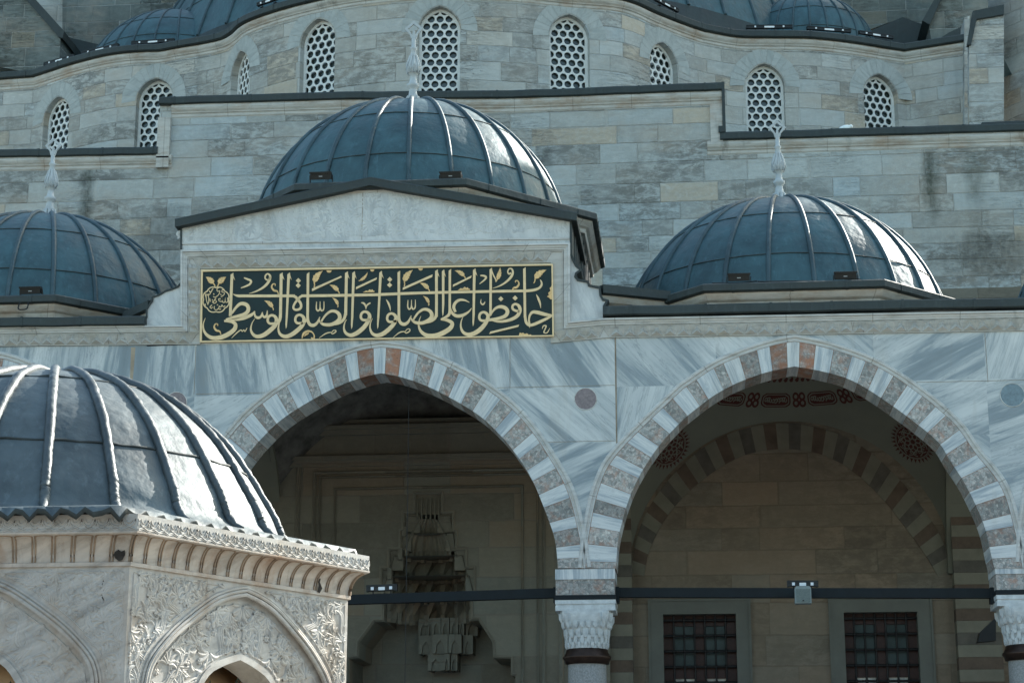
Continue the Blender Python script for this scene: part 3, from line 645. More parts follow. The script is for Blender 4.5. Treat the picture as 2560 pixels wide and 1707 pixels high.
# striped arch rings
def offs(pts, d):
    out = []
    for i, p in enumerate(pts):
        t = (pts[min(i+1, len(pts)-1)]-pts[max(i-1, 0)]).normalized(); out.append(p+Vector((t.y, -t.x, 0))*d)
    return out
def arch_ring(lh, rh, par, y0, th, kind=0, mats=None, keyred=True, mould=True, rows=21, arc_label=None):
    inn = lh[0][::-1]+rh[0][1:]; out = lh[1][::-1]+rh[1][1:]; n = len(inn)-1; per = n//2//rows
    q = MB(); mid = n//2
    rj = random.Random(n+int(y0*10)); cuts = [mid+int((k-.5)*per)+rj.choice((-2, -1, 0, 0, 1, 2) if per > 8 else (0,)) for k in range(-rows, rows+2)]
    cuts = [c for c in cuts if 0 < c < n]; cuts = [0]+cuts+[n]
    for s, (a, b2) in enumerate(zip(cuts[:-1], cuts[1:])):
        cidx = (a+b2)/2; k = int(round((cidx-mid)/per)); mm = 0 if k % 2 == 0 else (2 if abs(k) == 1 and keyred else 1)
        I = inn[a:b2+1]; O = out[a:b2+1]; cen = sum(I+O, Vector((0, 0, 0)))/(len(I)+len(O)); sh = .972
        I = [cen+(v-cen)*sh for v in I]; O = [cen+(v-cen)*sh for v in O]; u0 = (s*7+random.random()*3)*1.0; W_ = (I[-1]-I[0]).length; Hh = (O[0]-I[0]).length
        dy = random.uniform(-.004, .004)
        fu = [(u0+W_*i/(len(I)-1)) for i in range(len(I))]
        q.grid([[(v.x, y0+dy, v.y) for v in I], [(v.x, y0+dy, v.y) for v in O]], mm, False, False, [[(u, 0) for u in fu], [(u, Hh) for u in fu]])
        q.grid([[(v.x, y0+dy, v.y) for v in I], [(v.x, y0+th, v.y) for v in I]], mm, False, False, [[(u, 0) for u in fu], [(u, -th) for u in fu]])
        q.grid([[(v.x, y0+th, v.y) for v in I], [(v.x, y0+th, v.y) for v in O]], mm, False, False, [[(u, 0) for u in fu], [(u, Hh) for u in fu]])
        for e in (0, -1): q.face([(I[e].x, y0+dy, I[e].y), (O[e].x, y0+dy, O[e].y), (O[e].x, y0+dy+.05, O[e].y), (I[e].x, y0+dy+.05, I[e].y)], mm, [(0, 0)]*4)
    inn2 = offs(inn, -.022)
    q.grid([[(v.x, y0+.009, v.y) for v in inn2], [(v.x, y0+.009, v.y) for v in out]], 3, False); q.grid([[(v.x, y0+.009, v.y) for v in inn2], [(v.x, y0+th-.01, v.y) for v in inn2]], 3, False)
    o = q.build('arch', mats or [M_VW, M_VB, M_VR, M_MORT], par)
    if mould:
        q = MB(); pts = [(v.x, v.y) for v in out]
        plane_sweep(q, pts[::-1], [(-.0, -.02), (.0, .018), (.018, .022), (.03, .004), (.05, .004), (.062, .03), (.095, .034), (.115, .012), (.12, -.02)], YF); q.build('arch_moulding', M_MOULF, o)
    return o
for lh, rh in ARCH:
    arch_ring(lh, rh, portico, YF-.012, .66)
# roundels
def disc(q, c, r, th, n=40): q.lathe([(.001, 0), (r*.97, 0), (r, -.0)], (0, 0, 0), n) if False else q.prism([(c.x+r*math.cos(2*math.pi*k/n), c.y-th, c.z+r*math.sin(2*math.pi*k/n)) for k in range(n)][::1], Vector((0, th+.002, 0)))
M_PORP = plain('purple_porphyry', (.20, .165, .17), .5, 0, .3, 22, .05); M_SLATE = plain('blue_grey_disc', (.16, .22, .25), .5, 0, .25, 14, .05)
for (px, py, r, mm) in ((1464, 997, 27.5, M_PORP), (2531, 987, 29, M_SLATE), (440, 1007, 28, M_PORP), (-530, 1000, 28, M_PORP)):
    q = MB(); disc(q, F(px, py, YF), r*30.6/FPX, .006); o = q.build('roundel', mm, portico)
    q = MB(); c_ = F(px, py, YF); rr = r*30.6/FPX; q.tube([(c_.x+rr*1.02*math.cos(2*math.pi*k/48), YF-.002, c_.z+rr*1.02*math.sin(2*math.pi*k/48)) for k in range(49)], .008, 6); q.build('roundel_rim', M_MOULF, o)

# gabled block over the middle arch
PED = [(367, 866), (490, 861), (1391, 840), (1508, 838), (1507, 794), (1508, 765), (1516, 751), (1506, 747), (1500, 738), (1498, 718), (1484, 713), (1471, 712), (1469, 703), (1455, 701), (1443, 698), (1438, 690), (1440, 681), (1449, 675), (1449, 671), (1440, 662), (1434, 649), (1429, 633), (1428.6, 552), (925, 464), (452, 568), (453, 706), (444, 716), (430, 722), (413, 727), (408, 733), (398, 736), (390, 736), (380, 742), (380, 752), (374, 760), (367, 772)]
q = MB(); q.prism([F(a, b2, YF) for a, b2 in PED], Vector((0, .42, 0)), 0, -.35); q.build('gable_slab', M_MARBP, portico)
pedtop = [F(a, b2, YF-.15) for a, b2 in ((437, 567), (925, 463), (1442, 551), (1442, 534), (925, 445), (437, 550))]
q = MB(); q.prism(pedtop, Vector((0, 2.55, 0)))
for a, b2 in ((4, 5), (3, 4)):   # small lip along the top edge
    q.tube([pedtop[a]+Vector((0, .02, .0)), pedtop[b2]+Vector((0, .02, .0))], .025, 6)
q.build('gable_roof', M_LDARK, portico)
# dark lead strip following the scrolled sides
def strip(name, pts, y0, y1, w_, mat, par):
    q = MB(); t = [Vector((F(a, b2, y0).x, F(a, b2, y0).z)) for a, b2 in pts]
    plane_sweep(q, [(v.x, v.y) for v in t], [(-w_*.5, -(y1-y0)), (-w_*.5, .0), (w_*.5, .0), (w_*.5, -(y1-y0))], y0); return q.build(name, mat, par)
strip('lead_strip', [(1427, 553), (1427, 634), (1433, 651), (1440, 664), (1450, 672), (1450, 676), (1440, 683), (1438, 691), (1444, 699), (1470, 704), (1472, 713), (1499, 719), (1501, 738), (1507, 748), (1518, 751), (1514, 758), (1509, 766)], YF-.03, YF+.5, .035, M_LDARK, portico)
strip('lead_strip', [(452, 568), (453, 706), (444, 716), (430, 722), (413, 727), (398, 736), (381, 742), (380, 752), (374, 760), (366, 773), (366, 794)], YF-.03, YF+.5, .025, M_LDARK, portico)
# side of the block: lead sheets with rolls, sunlight put into their brighter colour, from the slab back to the drum
xs = F(1428, 600, YF).x-.02; zt_ = F(1430, 560, YF+1).z; zb_ = F(1430, 800, YF).z
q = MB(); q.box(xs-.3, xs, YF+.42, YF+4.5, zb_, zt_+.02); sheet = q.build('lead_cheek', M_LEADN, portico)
for k in range(5): q = MB(); y = YF+.75+k*.45; q.tube([(xs+.02, y, zb_), (xs+.02, y, zt_)], .035, 8); q.build('roll', M_LDARK, sheet)
xl = F(452, 600, YF).x+.02
q = MB(); q.box(xl, xl+.3, YF+.42, YF+4.5, zb_, F(452, 568, YF).z); q.build('lead_cheek', M_LEAD, portico)
# moulding and star frieze, stepping up round the inscription
Tpx = [(-500, 823), (0, 822), (456, 817), (456, 630), (1424, 612), (1424, 808), (1508, 800), (2560, 781), (3300, 768)]
TP = [(F(a, b2, YF).x, F(a, b2, YF).z) for a, b2 in Tpx]
q = MB(); plane_sweep(q, TP, [(-.012, -.01), (-.012, .085), (.02, .09), (.03, .06), (.055, .055), (.065, .04), (.085, .04), (.1, .02), (.105, -.01)], YF); q.build('frieze_moulding', M_MOULF, portico)
q = MB(); plane_sweep(q, TP, [(.106, -.01), (.106, .032), (.118, .032), (.122, .012), (.288, .012), (.292, .03), (.304, .03), (.306, -.01)], YF); fz = q.build('star_frieze', M_FRZ, portico)
q = MB()
def star_run(a, b2):
    a = Vector(a); b2 = Vector(b2); d = (b2-a); L = d.length; d.normalize(); nn = Vector((d.y, -d.x)); n = max(1, round(L/.215)); w_ = L/n; h = .165
    def Q(s, t, r=0.): p = a+d*s+nn*(.288-t*h); return Vector((p.x, YF-.0135-r, p.y))
    for k in range(n):
        s = (k+.5)*w_; r = .075
        q.face([Q(s-w_/2, 1), Q(s, 1, r), Q(s, 0)]); q.face([Q(s, 1, r), Q(s+w_/2, 1), Q(s, 0)])
        if k < n-1: q.face([Q(s+w_/2, 1), Q(s, 0), Q(s+w_/2, .38, r)]); q.face([Q(s+w_/2, 1), Q(s+w_/2, .38, r), Q(s+w_, 0)]); q.face([Q(s, 0), Q(s+w_, 0), Q(s+w_/2, .38, r)])
        for (s0, t0, s1, t1) in ((s, 0, s-w_/2, 1), (s, 0, s+w_/2, 1)): q.tube([Q(s0, t0, .004), Q(s1, t1, .004)], .012, 4, 0, False)
for i, (a, b2) in enumerate(zip(TP[:-1], TP[1:])):
    if i == 4: continue
    a, b2 = Vector(a), Vector(b2); d = (b2-a).normalized(); n_ = Vector((d.y, -d.x))
    s0 = .0; s1 = 0
    if i == 2: s1 = .2; s0 = -.22
    if i == 3: s0 = .2; s1 = .3
    if i == 1: s1 = -.25
    if i == 5: s0 = -.26
    star_run(a+d*s0, b2-d*s1)
q.build('star_relief', M_FRZ, fz)
q = MB(); plane_sweep(q, [(F(a, b2, YF).x, F(a, b2, YF).z) for a, b2 in ((456, 607), (1424, 594))], [(0, -.01), (0, .02), (.03, .024), (.04, -.01)], YF); q.build('frieze_moulding', M_MOULF, portico)
# eaves of the portico roof
for pts in ([(-500, 825), (0, 822), (366, 817)], [(1508, 794), (2560, 773), (3300, 760)]):
    EP = [(-.1, 0), (.13, 0), (.15, .015), (.15, .135), (.13, .155), (-.45, .2)]; s_ = wavy([F(a, b2, YF) for a, b2 in pts]); q = MB(); q.sweep(s_, EP); laps(q, s_, EP); q.build('eave', M_LDARK, portico)
zr = F(1900, 770, YF).z
# domes
def solve_h(c, r, z0, ytop):
    for k in range(400):
        h = 1.2+k*.005; Rs = (r*r+h*h)/(2*h); th = math.acos(max(-1, (Rs-h)/Rs))
        yy = min(to_px((c[0], c[1]-Rs*math.sin(th*t/30), z0+Rs*math.cos(th*t/30)-Rs+h))[1] for t in range(31))
        if yy <= ytop: return h
    return h
def finial(name, base, z0, hgt, par):
    pr = [(.16, -.06), (.155, .03), (.10, .10), (.075, .2), (.06, .3), (.055, .33), (.09, .36), (.095, .4), (.06, .43), (.05, .5), (.05, .54), (.085, .575), (.105, .64), (.10, .7), (.075, .78), (.05, .86), (.04, .94), (.055, .96), (.055, .985), (.034, 1.0), (.034, 1.14), (.03, 1.16)]
    k = hgt/1.42; q = MB(); pr = [(r*.96, z) for r, z in pr]; q.lathe([(r*k*1.0, z*k) for r, z in pr], (base[0], base[1], z0), 20)
    for i in range(10):   # gadroons on the two swellings
        a = 2*math.pi*i/10
        q.tube([(base[0]+r*k*1.02*math.cos(a), base[1]+r*k*1.02*math.sin(a), z0+z*k) for r, z in pr[11:16]], .018*k, 5); q.tube([(base[0]+r*k*math.cos(a), base[1]+r*k*math.sin(a), z0+z*k) for r, z in pr[0:4]], .03*k, 5)
    o = q.build('finial', M_FINIAL, par)
    # open tulip-shaped head, a flat pierced plate facing the court
    L = [(-.035, 1.13), (-.05, 1.2), (-.12, 1.29), (-.10, 1.32), (-.045, 1.37), (0, 1.42), (.045, 1.37), (.10, 1.32), (.12, 1.29), (.05, 1.2), (.035, 1.13)]
    I = [(-.02, 1.19), (-.055, 1.255), (-.075, 1.295), (-.06, 1.305), (-.03, 1.335), (0, 1.37), (.03, 1.335), (.06, 1.305), (.075, 1.295), (.055, 1.255), (.02, 1.19)]
    q = MB(); f = lambda t, y: (base[0]+t[0]*k*1.15, base[1]+y, z0+t[1]*k)
    for y0_, s in ((-.02, 1), (.02, -1)): q.grid([[f(t, y0_) for t in L], [f(t, y0_) for t in I]], 0, False)
    q.grid([[f(t, -.02) for t in L], [f(t, .02) for t in L]], 0, False); q.grid([[f(t, -.02) for t in I], [f(t, .02) for t in I]], 0, False)
    q.prism([f(t, -.02) for t in ((-.035, 1.13), (.035, 1.13), (.02, 1.19), (.012, 1.26), (-.012, 1.26), (-.02, 1.19))], Vector((0, .04, 0)))
    q.build('finial_head', M_FINIAL, o); return o
def octo(c, ap, z): r_ = ap/math.cos(math.pi/8); return [Vector((c[0]+r_*math.sin(math.pi/8*(2*k-1)), c[1]-r_*math.cos(math.pi/8*(2*k-1)), z)) for k in range(8)]
def portico_dome(axpx, eavepx, rpx, ytop, fin, wallz, ashlar_body, nr=24):
    ze = F(eavepx[0], eavepx[1], YD-3.44).z; c = (F(axpx, eavepx[1]+30, YD).x, YD); r = rpx
    z0 = ze+.08; h = solve_h(c, r, z0, ytop)
    o, pr = cap('dome', c, r, h, z0, nr, portico, M_LEAD, M_ROLL, seams=(.55, .83))
    oc = octo(c, 3.44, ze); q = MB(); rows = []
    def op(a, z, sc=1.0):
        k = ((a+math.pi/8) % (math.pi/4))-math.pi/8; rr = 3.44/math.cos(k)*sc; return Vector((c[0]+rr*math.sin(a), c[1]-rr*math.cos(a), z))
    A_ = [2*math.pi*k/64 for k in range(64)]
    rows = [[Vector((c[0]+(r+.0)*math.sin(a), c[1]-(r)*math.cos(a), z0+.01)) for a in A_], [Vector((c[0]+(r+.05)*math.sin(a), c[1]-(r+.05)*math.cos(a), z0-.02)) for a in A_], [op(a, ze+.0, 1.0) for a in A_]]
    q.grid(rows, 0, True, True); q.build('skirt', M_LEAD, o)
    EP = [(-.12, -.13), (.03, -.13), (.06, -.11), (.06, -.01), (.03, .015), (-.1, .02)]; q = MB(); q.sweep(oc, EP, closed=True); laps(q, oc+oc[:1], EP, .95); q.build('drum_eave', M_LDARK, o)
    q = MB(); q.sweep(oc, [(-.25, -.34), (-.16, -.33), (-.14, -.26), (-.09, -.23), (-.03, -.16), (-.02, -.131), (-.2, -.13)], closed=True); q.build('drum_cornice', M_MOUL, o)
    q = MB(); oc2 = octo(c, 3.44-.24, ze)
    for k in range(8):
        a, b2 = oc2[k], oc2[(k+1) % 8]; q.face([Vector((a.x, a.y, wallz)), Vector((b2.x, b2.y, wallz)), Vector((b2.x, b2.y, ze-.3)), Vector((a.x, a.y, ze-.3))])
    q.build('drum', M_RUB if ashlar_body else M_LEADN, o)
    if not ashlar_body:
        q = MB()
        for k in (1, 2, 0):
            a, b2 = oc2[k], oc2[(k+1) % 8]
            for t in (.02, .2, .4, .6, .8, .98): p = a.lerp(b2, t); q.tube([(p.x, p.y, wallz), (p.x, p.y, ze-.3)], .04, 8)
        q.build('roll', M_LDARK, o)
    if fin: finial('finial', c, z0+h-.02, fin, o)
    return o, c, ze, z0, r, h
zrl = F(200, 797, YF).z
rC = (F(1415, 505, YD)-F(643, 503, YD)).x/2
DC = portico_dome(1029, (962, 455), rC, 246, 1.80, zr-.2, False)
DR = portico_dome(1958, (1982, 707), rC*1.0, 492, 1.66, zr-.1, True)
DL = portico_dome(108, (-60, 744), rC*1.0, 532, 1.66, zrl-.1, True)
DX = portico_dome(2945, (3090, 680), rC, 460, 0, zr-.1, True)
print('domes', [ (d[1], d[2], d[5]) for d in (DC, DR, DL)])
# short eave pieces closing the gap between the side drums and the gabled block
for pts in ([(1673, 733, 30.55), (1505, 716, 30.05)], [(314, 784, 30.55), (377, 755, 30.05)]):
    A_, B_ = [F(a, b2, y) for a, b2, y in pts]
    if A_.x > B_.x: A_, B_ = B_, A_
    q = MB(); q.sweep([A_, B_], [(-1.5, .15), (.06, .02), (.06, -.12), (.02, -.14), (-.2, -.14)]); q.build('eave', M_LDARK, portico)
    q = MB(); q.sweep([A_+Vector((0, 0, -.14)), B_+Vector((0, 0, -.14))], [(-.3, 0), (-.02, -.0), (-.06, -.1), (-.12, -.14), (-.12, -.5)]); q.build('drum_cornice', M_MOUL, portico)

# lead roof round the drums
q = MB(); cen = sorted([DL[1][0], DC[1][0], DR[1][0], DX[1][0]])
edges = [-16]+[e for x in cen for e in (x-3.2, x+3.2)]+[16]
for a, b2 in zip(edges[::2], edges[1::2]):
    if b2 > a: z_ = (zrl if a < xl else zr)-.03; q.face([(a, YF+.1, z_), (b2, YF+.1, z_), (b2, 36.6, z_+.1), (a, 36.6, z_+.1)])
q.face([(-16, 36.6, zr+.07), (16, 36.6, zr+.07), (16, 42, zr+.25), (-16, 42, zr+.25)]); q.face([(-16, YF+.1, zrl-.03), (xl, YF+.1, zrl-.03), (xl, YF+.25, zrl-.03), (-16, YF+.25, zrl-.03)]); q.face([(xs, YF+.1, zr-.03), (16, YF+.1, zr-.03), (16, YF+.25, zr-.03), (xs, YF+.25, zr-.03)])
q.build('roof', M_LEAD, portico)
# ------------------------------------------------------------------ columns, tie beams
def capital_mesh(cx, cy, zt, zb_, hs, rr):
    """square abacus to round neck through tiers of small hanging niches"""
    q = MB(); Hc = zt-zb_
    def outl(t, k, n=48):   # t 0 top..1 bottom: rounded square to circle
        a = 2*math.pi*k/n; rs = hs*.93/max(abs(math.cos(a)), abs(math.sin(a))); rs = min(rs, hs*1.22); f = min(1, t*1.15); f = f*f*(3-2*f)
        r = rs*(1-f)+rr*f; return Vector((cx+r*math.cos(a), cy+r*math.sin(a), zt-Hc*t))
    q.grid([[outl(t, k)-Vector((0, 0, 0)) if True else 0 for k in range(48)] for t in [i/14 for i in range(15)]], 0, False, True)
    for ti, (t0, t1, n, w_) in enumerate(((.06, .30, 20, .075), (.28, .46, 24, .07), (.48, .72, 20, .075), (.66, .90, 20, .06), (.84, 1.0, 20, .05))):
        for k in range(n):
            a = 2*math.pi*(k+(.5 if ti % 2 else 0))/n
            if ti == 0 and min(abs(math.sin(2*a)), 1) < .75: continue
            p = outl((t0+t1)/2, a/(2*math.pi)*48); p0 = outl(t0, a/(2*math.pi)*48); d = Vector((p.x-cx, p.y-cy, 0)).normalized(); s = Vector((-d.y, d.x, 0))
            za, zb2 = zt-Hc*t0, zt-Hc*t1; P = lambda u, o, z: Vector((p0.x, p0.y, 0))*0+Vector((p.x, p.y, 0))+s*u+d*o+Vector((0, 0, z))
            h = w_/2; zc = za*.35+zb2*.65
            f0 = [P(-h, .035, za), P(h, .035, za), P(h, .03, zc), P(h*.45, .012, zb2), P(-h*.45, .012, zb2), P(-h, .03, zc)]
            q.prism(f0, -d*.09)
    return q
def column(cpx, zoff=0., first=False, Xc=None, flip=False):
    X = Xc if Xc is not None else F(cpx, 1450, YC).x
    zz = lambda y: F(1466, y, YF+.0).z
    z_im0, z_im1, z_im2 = zz(1421), zz(1447), zz(1486); z_a0, z_a1 = zz(1498), zz(1525); z_c = zz(1617); z_k = zz(1651)
    hw = 147/2*30.6/FPX*1.0
    q = MB(); q.lathe([(.33, 0), (.33, .1), (.315, z_k*.5), (.30, z_k)], (X, YC, 0), 40); col = q.build('column', M_GRAN, portico)
    q = MB(); r = .325; q.lathe([(.30, -.03), (r+.02, -.02), (r+.03, .03), (r+.055, .06), (r+.06, .09), (r+.03, .11), (r+.03, .13), (r+.01, .15), (r, .2), (r-.02, .21)], (X, YC, z_k), 40); q.build('collar', M_BRZ, col)
    capital_mesh(X, YC, z_a1, z_c, hw*.9, .315).build('capital', M_CAP, col)
    q = MB(); q.box(X-hw, X+hw, YC-.37, YC+.37, z_a1, z_a1+(z_a0-z_a1)*.45); q.box(X-hw*.985, X+hw*.985, YC-.36, YC+.36, z_a1+(z_a0-z_a1)*.45, z_a1+(z_a0-z_a1)*.62); q.box(X-hw*1.01, X+hw*1.01, YC-.375, YC+.375, z_a1+(z_a0-z_a1)*.62, z_a0); q.build('abacus', M_CAP, col)
    q = MB(); q.box(X-hw*1.02, X+hw*1.02, YC-.38, YC+.38, z_a0, z_im2); q.build('iron_strap', M_IRON, col)
    q = MB(); q.box(X-hw*.985, X+hw*.985, YC-.365, YC+.365, z_im2, z_im1); q.build('impost_stone', M_VB, col)
    q = MB(); q.box(X-hw, X+hw, YC-.38, YC+.38, z_im1, z_im0-.002); q.build('impost_block', M_VW, col)
    return X, z_im2, z_a0, hw
c1x, zt1, zt0, chw = column(1466)
c2x, _, _, _ = column(2557)
c0x, _, _, _ = column(0, Xc=2*ax-c1x)
cmx, _, _, _ = column(0, Xc=2*(ax-bay)-(2*ax-c1x))
for (xa, xb, ya, yb) in ((c0x+chw, c1x-chw, 1506, 1482), (c1x+chw, c2x-chw, 1481, 1483), (cmx+chw, c0x-chw, 1500, 1500), (c2x+chw, c2x+6, 1483, 1483)):
    za = F(900, ya, YC).z if ya > 1500 else F(1544, ya, YC).z; zb2 = F(1390, yb, YC).z if ya > 1500 else F(2467, yb, YC).z
    q = MB(); h = .074
    q.grid([[Vector((x, YC-.07, z-h)), Vector((x, YC-.07, z+h)), Vector((x, YC+.07, z+h)), Vector((x, YC+.07, z-h))] for x, z in ((xa, za), (xb, zb2))], 0, False, True)
    for x, z, s in ((xa, za, 1), (xb, zb2, -1)): q.box(min(x-.02*s, x+.05*s), max(x-.02*s, x+.05*s), YC-.1, YC+.1, z-.16, z+.085)
    q.build('tie_beam', M_IRON, portico)

# ------------------------------------------------------------------ inside the portico
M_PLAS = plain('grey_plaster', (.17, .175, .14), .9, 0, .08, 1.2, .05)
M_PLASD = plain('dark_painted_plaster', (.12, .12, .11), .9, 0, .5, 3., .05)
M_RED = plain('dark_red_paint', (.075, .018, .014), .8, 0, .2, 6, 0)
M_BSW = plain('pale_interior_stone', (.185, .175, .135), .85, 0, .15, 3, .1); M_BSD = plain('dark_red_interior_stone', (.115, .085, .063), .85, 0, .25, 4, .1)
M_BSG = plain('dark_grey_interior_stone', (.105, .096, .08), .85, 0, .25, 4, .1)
M_FRAME = plain('grey_stone_frame', (.135, .14, .12), .7, 0, .12, 2, .1)
M_WOOD = plain('dark_red_wood', (.045, .018, .014), .55, 0, .35, 14, .1)
M_GRIL = plain('black_iron_grille', (.012, .011, .011), .5, .1, .2, 6, 0)
M_PANE = plain('old_window_glass', (.06, .085, .085), .35, 0, .3, 3, .0, .15)
M_PANE2 = plain('pale_lit_glass', (.55, .56, .52), .3, 0, .5, 2.5, .0, .5)  # the lit interior behind the glass is put into this pale colour
bx0, bx1 = F(1580, 1400, YB).x, F(2377, 1400, YB).x
zf = lambda y: F(1970, y, YB).z
# window openings in the back wall of the right-hand bay
wx = [(F(1658, 1560, YB).x, F(1840, 1560, YB).x), (F(2110, 1560, YB).x, F(2294, 1560, YB).x)]; wzt = zf(1532)
def wall_holes(q, x0, x1, y, z0, z1, holes, m=0):
    xs_ = sorted([x0, x1]+[h[0] for h in holes]+[h[1] for h in holes])
    for a, b2 in zip(xs_[:-1], xs_[1:]):
        hh = [h for h in holes if h[0] <= a+1e-6 and h[1] >= b2-1e-6]
        lo_ = z0
        if hh: 
            if hh[0][2] > z0: q.face([(a, y, z0), (b2, y, z0), (b2, y, hh[0][2]), (a, y, hh[0][2])], m)
            lo_ = hh[0][3]
        q.face([(a, y, lo_), (b2, y, lo_), (b2, y, z1), (a, y, z1)], m)
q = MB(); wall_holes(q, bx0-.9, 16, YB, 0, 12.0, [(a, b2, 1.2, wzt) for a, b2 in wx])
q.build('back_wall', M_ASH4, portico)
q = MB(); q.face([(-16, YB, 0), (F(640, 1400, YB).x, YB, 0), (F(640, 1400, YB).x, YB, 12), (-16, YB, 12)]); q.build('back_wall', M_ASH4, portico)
for (a, b2) in wx:
    fo = .24; q = MB()
    for (x0, x1, z0, z1) in ((a-fo, a, 1.0, wzt), (b2, b2+fo, 1.0, wzt), (a-fo, b2+fo, wzt, wzt+fo)): q.box(x0, x1, YB-.05, YB+.3, z0, z1)
    for (x0, x1, z0, z1) in ((a-fo-.04, a-fo, 1.0, wzt+fo+.04), (b2+fo, b2+fo+.04, 1.0, wzt+fo+.04), (a-fo, b2+fo, wzt+fo, wzt+fo+.04)): q.box(x0, x1, YB-.075, YB-.001, z0, z1)
    wi = q.build('window', M_FRAME, portico)
    q = MB(); W_ = b2-a; y0 = YB+.22
    for (x0, x1) in ((a, a+.14*W_), (a+W_*.43, a+W_*.57), (b2-.14*W_, b2)): q.box(x0, x1, y0, y0+.08, 1.2, wzt)
    for z in [wzt-.24*k*1.0 for k in (0, )]+[wzt-.98, wzt-2.2]: q.box(a, b2, y0-.004, y0+.076, z-.20, z)
    q.build('shutter_frame', M_WOOD, wi)
    q = MB(); n = 7
    for k in range(1, n): x = a+W_*k/n; q.tube([(x, y0-.09, 1.2), (x, y0-.09, wzt)], .022, 6)
    z = wzt-.10
    while z > 1.3:
        q.tube([(a, y0-.09, z), (b2, y0-.09, z)], .026, 6)
        for k in range(1, n): q.lathe([(.0, -.045), (.04, -.02), (.04, .02), (.0, .045)], (a+W_*k/n, y0-.09, z), 8)
        z -= .29
    q.build('grille', M_GRIL, wi)
    q = MB(); q.face([(a, y0+.05, wzt-1.0), (b2, y0+.05, wzt-1.0), (b2, y0+.05, wzt), (a, y0+.05, wzt)]); q.build('pane', M_PANE, wi)
    q = MB(); q.face([(a, y0+.05, 1.2), (b2, y0+.05, 1.2), (b2, y0+.05, wzt-1.0), (a, y0+.05, wzt-1.0)]); q.build('pane', M_PANE2, wi, 'pale lower pane')
# blind arch of alternating stones on the back wall
bo = [(1578, 1432), (1590, 1350), (1622, 1270), (1680, 1190), (1760, 1118), (1850, 1075), (1962, 1058), (2075, 1078), (2165, 1124), (2245, 1195), (2310, 1275), (2355, 1350), (2377, 1424)]
bi = [(1610, 1440), (1622, 1380), (1655, 1310), (1710, 1240), (1790, 1175), (1870, 1135), (1968, 1122), (2060, 1138), (2135, 1180), (2205, 1245), (2265, 1320), (2315, 1390), (2345, 1440)]
BO, BI = xz(bo, YB), xz(bi, YB); SBo, SBi = smooth(BO, 37*4), smooth(BI, 37*4)
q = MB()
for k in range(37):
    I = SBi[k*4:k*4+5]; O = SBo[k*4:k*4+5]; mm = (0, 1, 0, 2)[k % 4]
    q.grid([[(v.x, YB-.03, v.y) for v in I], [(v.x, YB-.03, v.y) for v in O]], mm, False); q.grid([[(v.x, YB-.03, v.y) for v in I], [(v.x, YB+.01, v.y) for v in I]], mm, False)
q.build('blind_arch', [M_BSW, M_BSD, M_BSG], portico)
# striped responds on the back wall at each bay line
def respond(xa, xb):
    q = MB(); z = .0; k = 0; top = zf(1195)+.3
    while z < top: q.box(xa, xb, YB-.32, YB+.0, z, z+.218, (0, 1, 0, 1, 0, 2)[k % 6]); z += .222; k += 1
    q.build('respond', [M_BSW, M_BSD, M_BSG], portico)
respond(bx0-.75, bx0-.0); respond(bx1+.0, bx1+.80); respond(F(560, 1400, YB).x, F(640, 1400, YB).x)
# sail vaults
bayc = [((bx0+bx1)/2+.0, bx1-bx0, M_PLAS)]
VAULT = []
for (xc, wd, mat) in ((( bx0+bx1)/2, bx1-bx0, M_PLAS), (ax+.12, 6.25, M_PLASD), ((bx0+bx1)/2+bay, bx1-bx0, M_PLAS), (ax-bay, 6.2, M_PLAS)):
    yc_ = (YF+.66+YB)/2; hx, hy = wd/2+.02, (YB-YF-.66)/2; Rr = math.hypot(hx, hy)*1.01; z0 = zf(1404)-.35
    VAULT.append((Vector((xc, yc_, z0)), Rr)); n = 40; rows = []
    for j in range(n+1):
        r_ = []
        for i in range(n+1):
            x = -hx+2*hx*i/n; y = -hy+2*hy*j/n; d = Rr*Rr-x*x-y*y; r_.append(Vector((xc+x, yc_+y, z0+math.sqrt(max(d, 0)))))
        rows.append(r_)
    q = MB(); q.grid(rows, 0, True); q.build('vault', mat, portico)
# diaphragm walls between the bays, above the crosswise arches
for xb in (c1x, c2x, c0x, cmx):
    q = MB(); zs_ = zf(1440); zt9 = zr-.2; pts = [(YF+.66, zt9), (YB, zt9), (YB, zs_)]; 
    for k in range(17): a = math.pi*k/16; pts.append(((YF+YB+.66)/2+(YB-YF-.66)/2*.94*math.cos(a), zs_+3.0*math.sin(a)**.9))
    pts.append((YF+.66, zs_)); q.prism([(xb-.36, y, z) for y, z in pts], Vector((.72, 0, 0))); q.build('cross_wall', M_PLAS, portico)
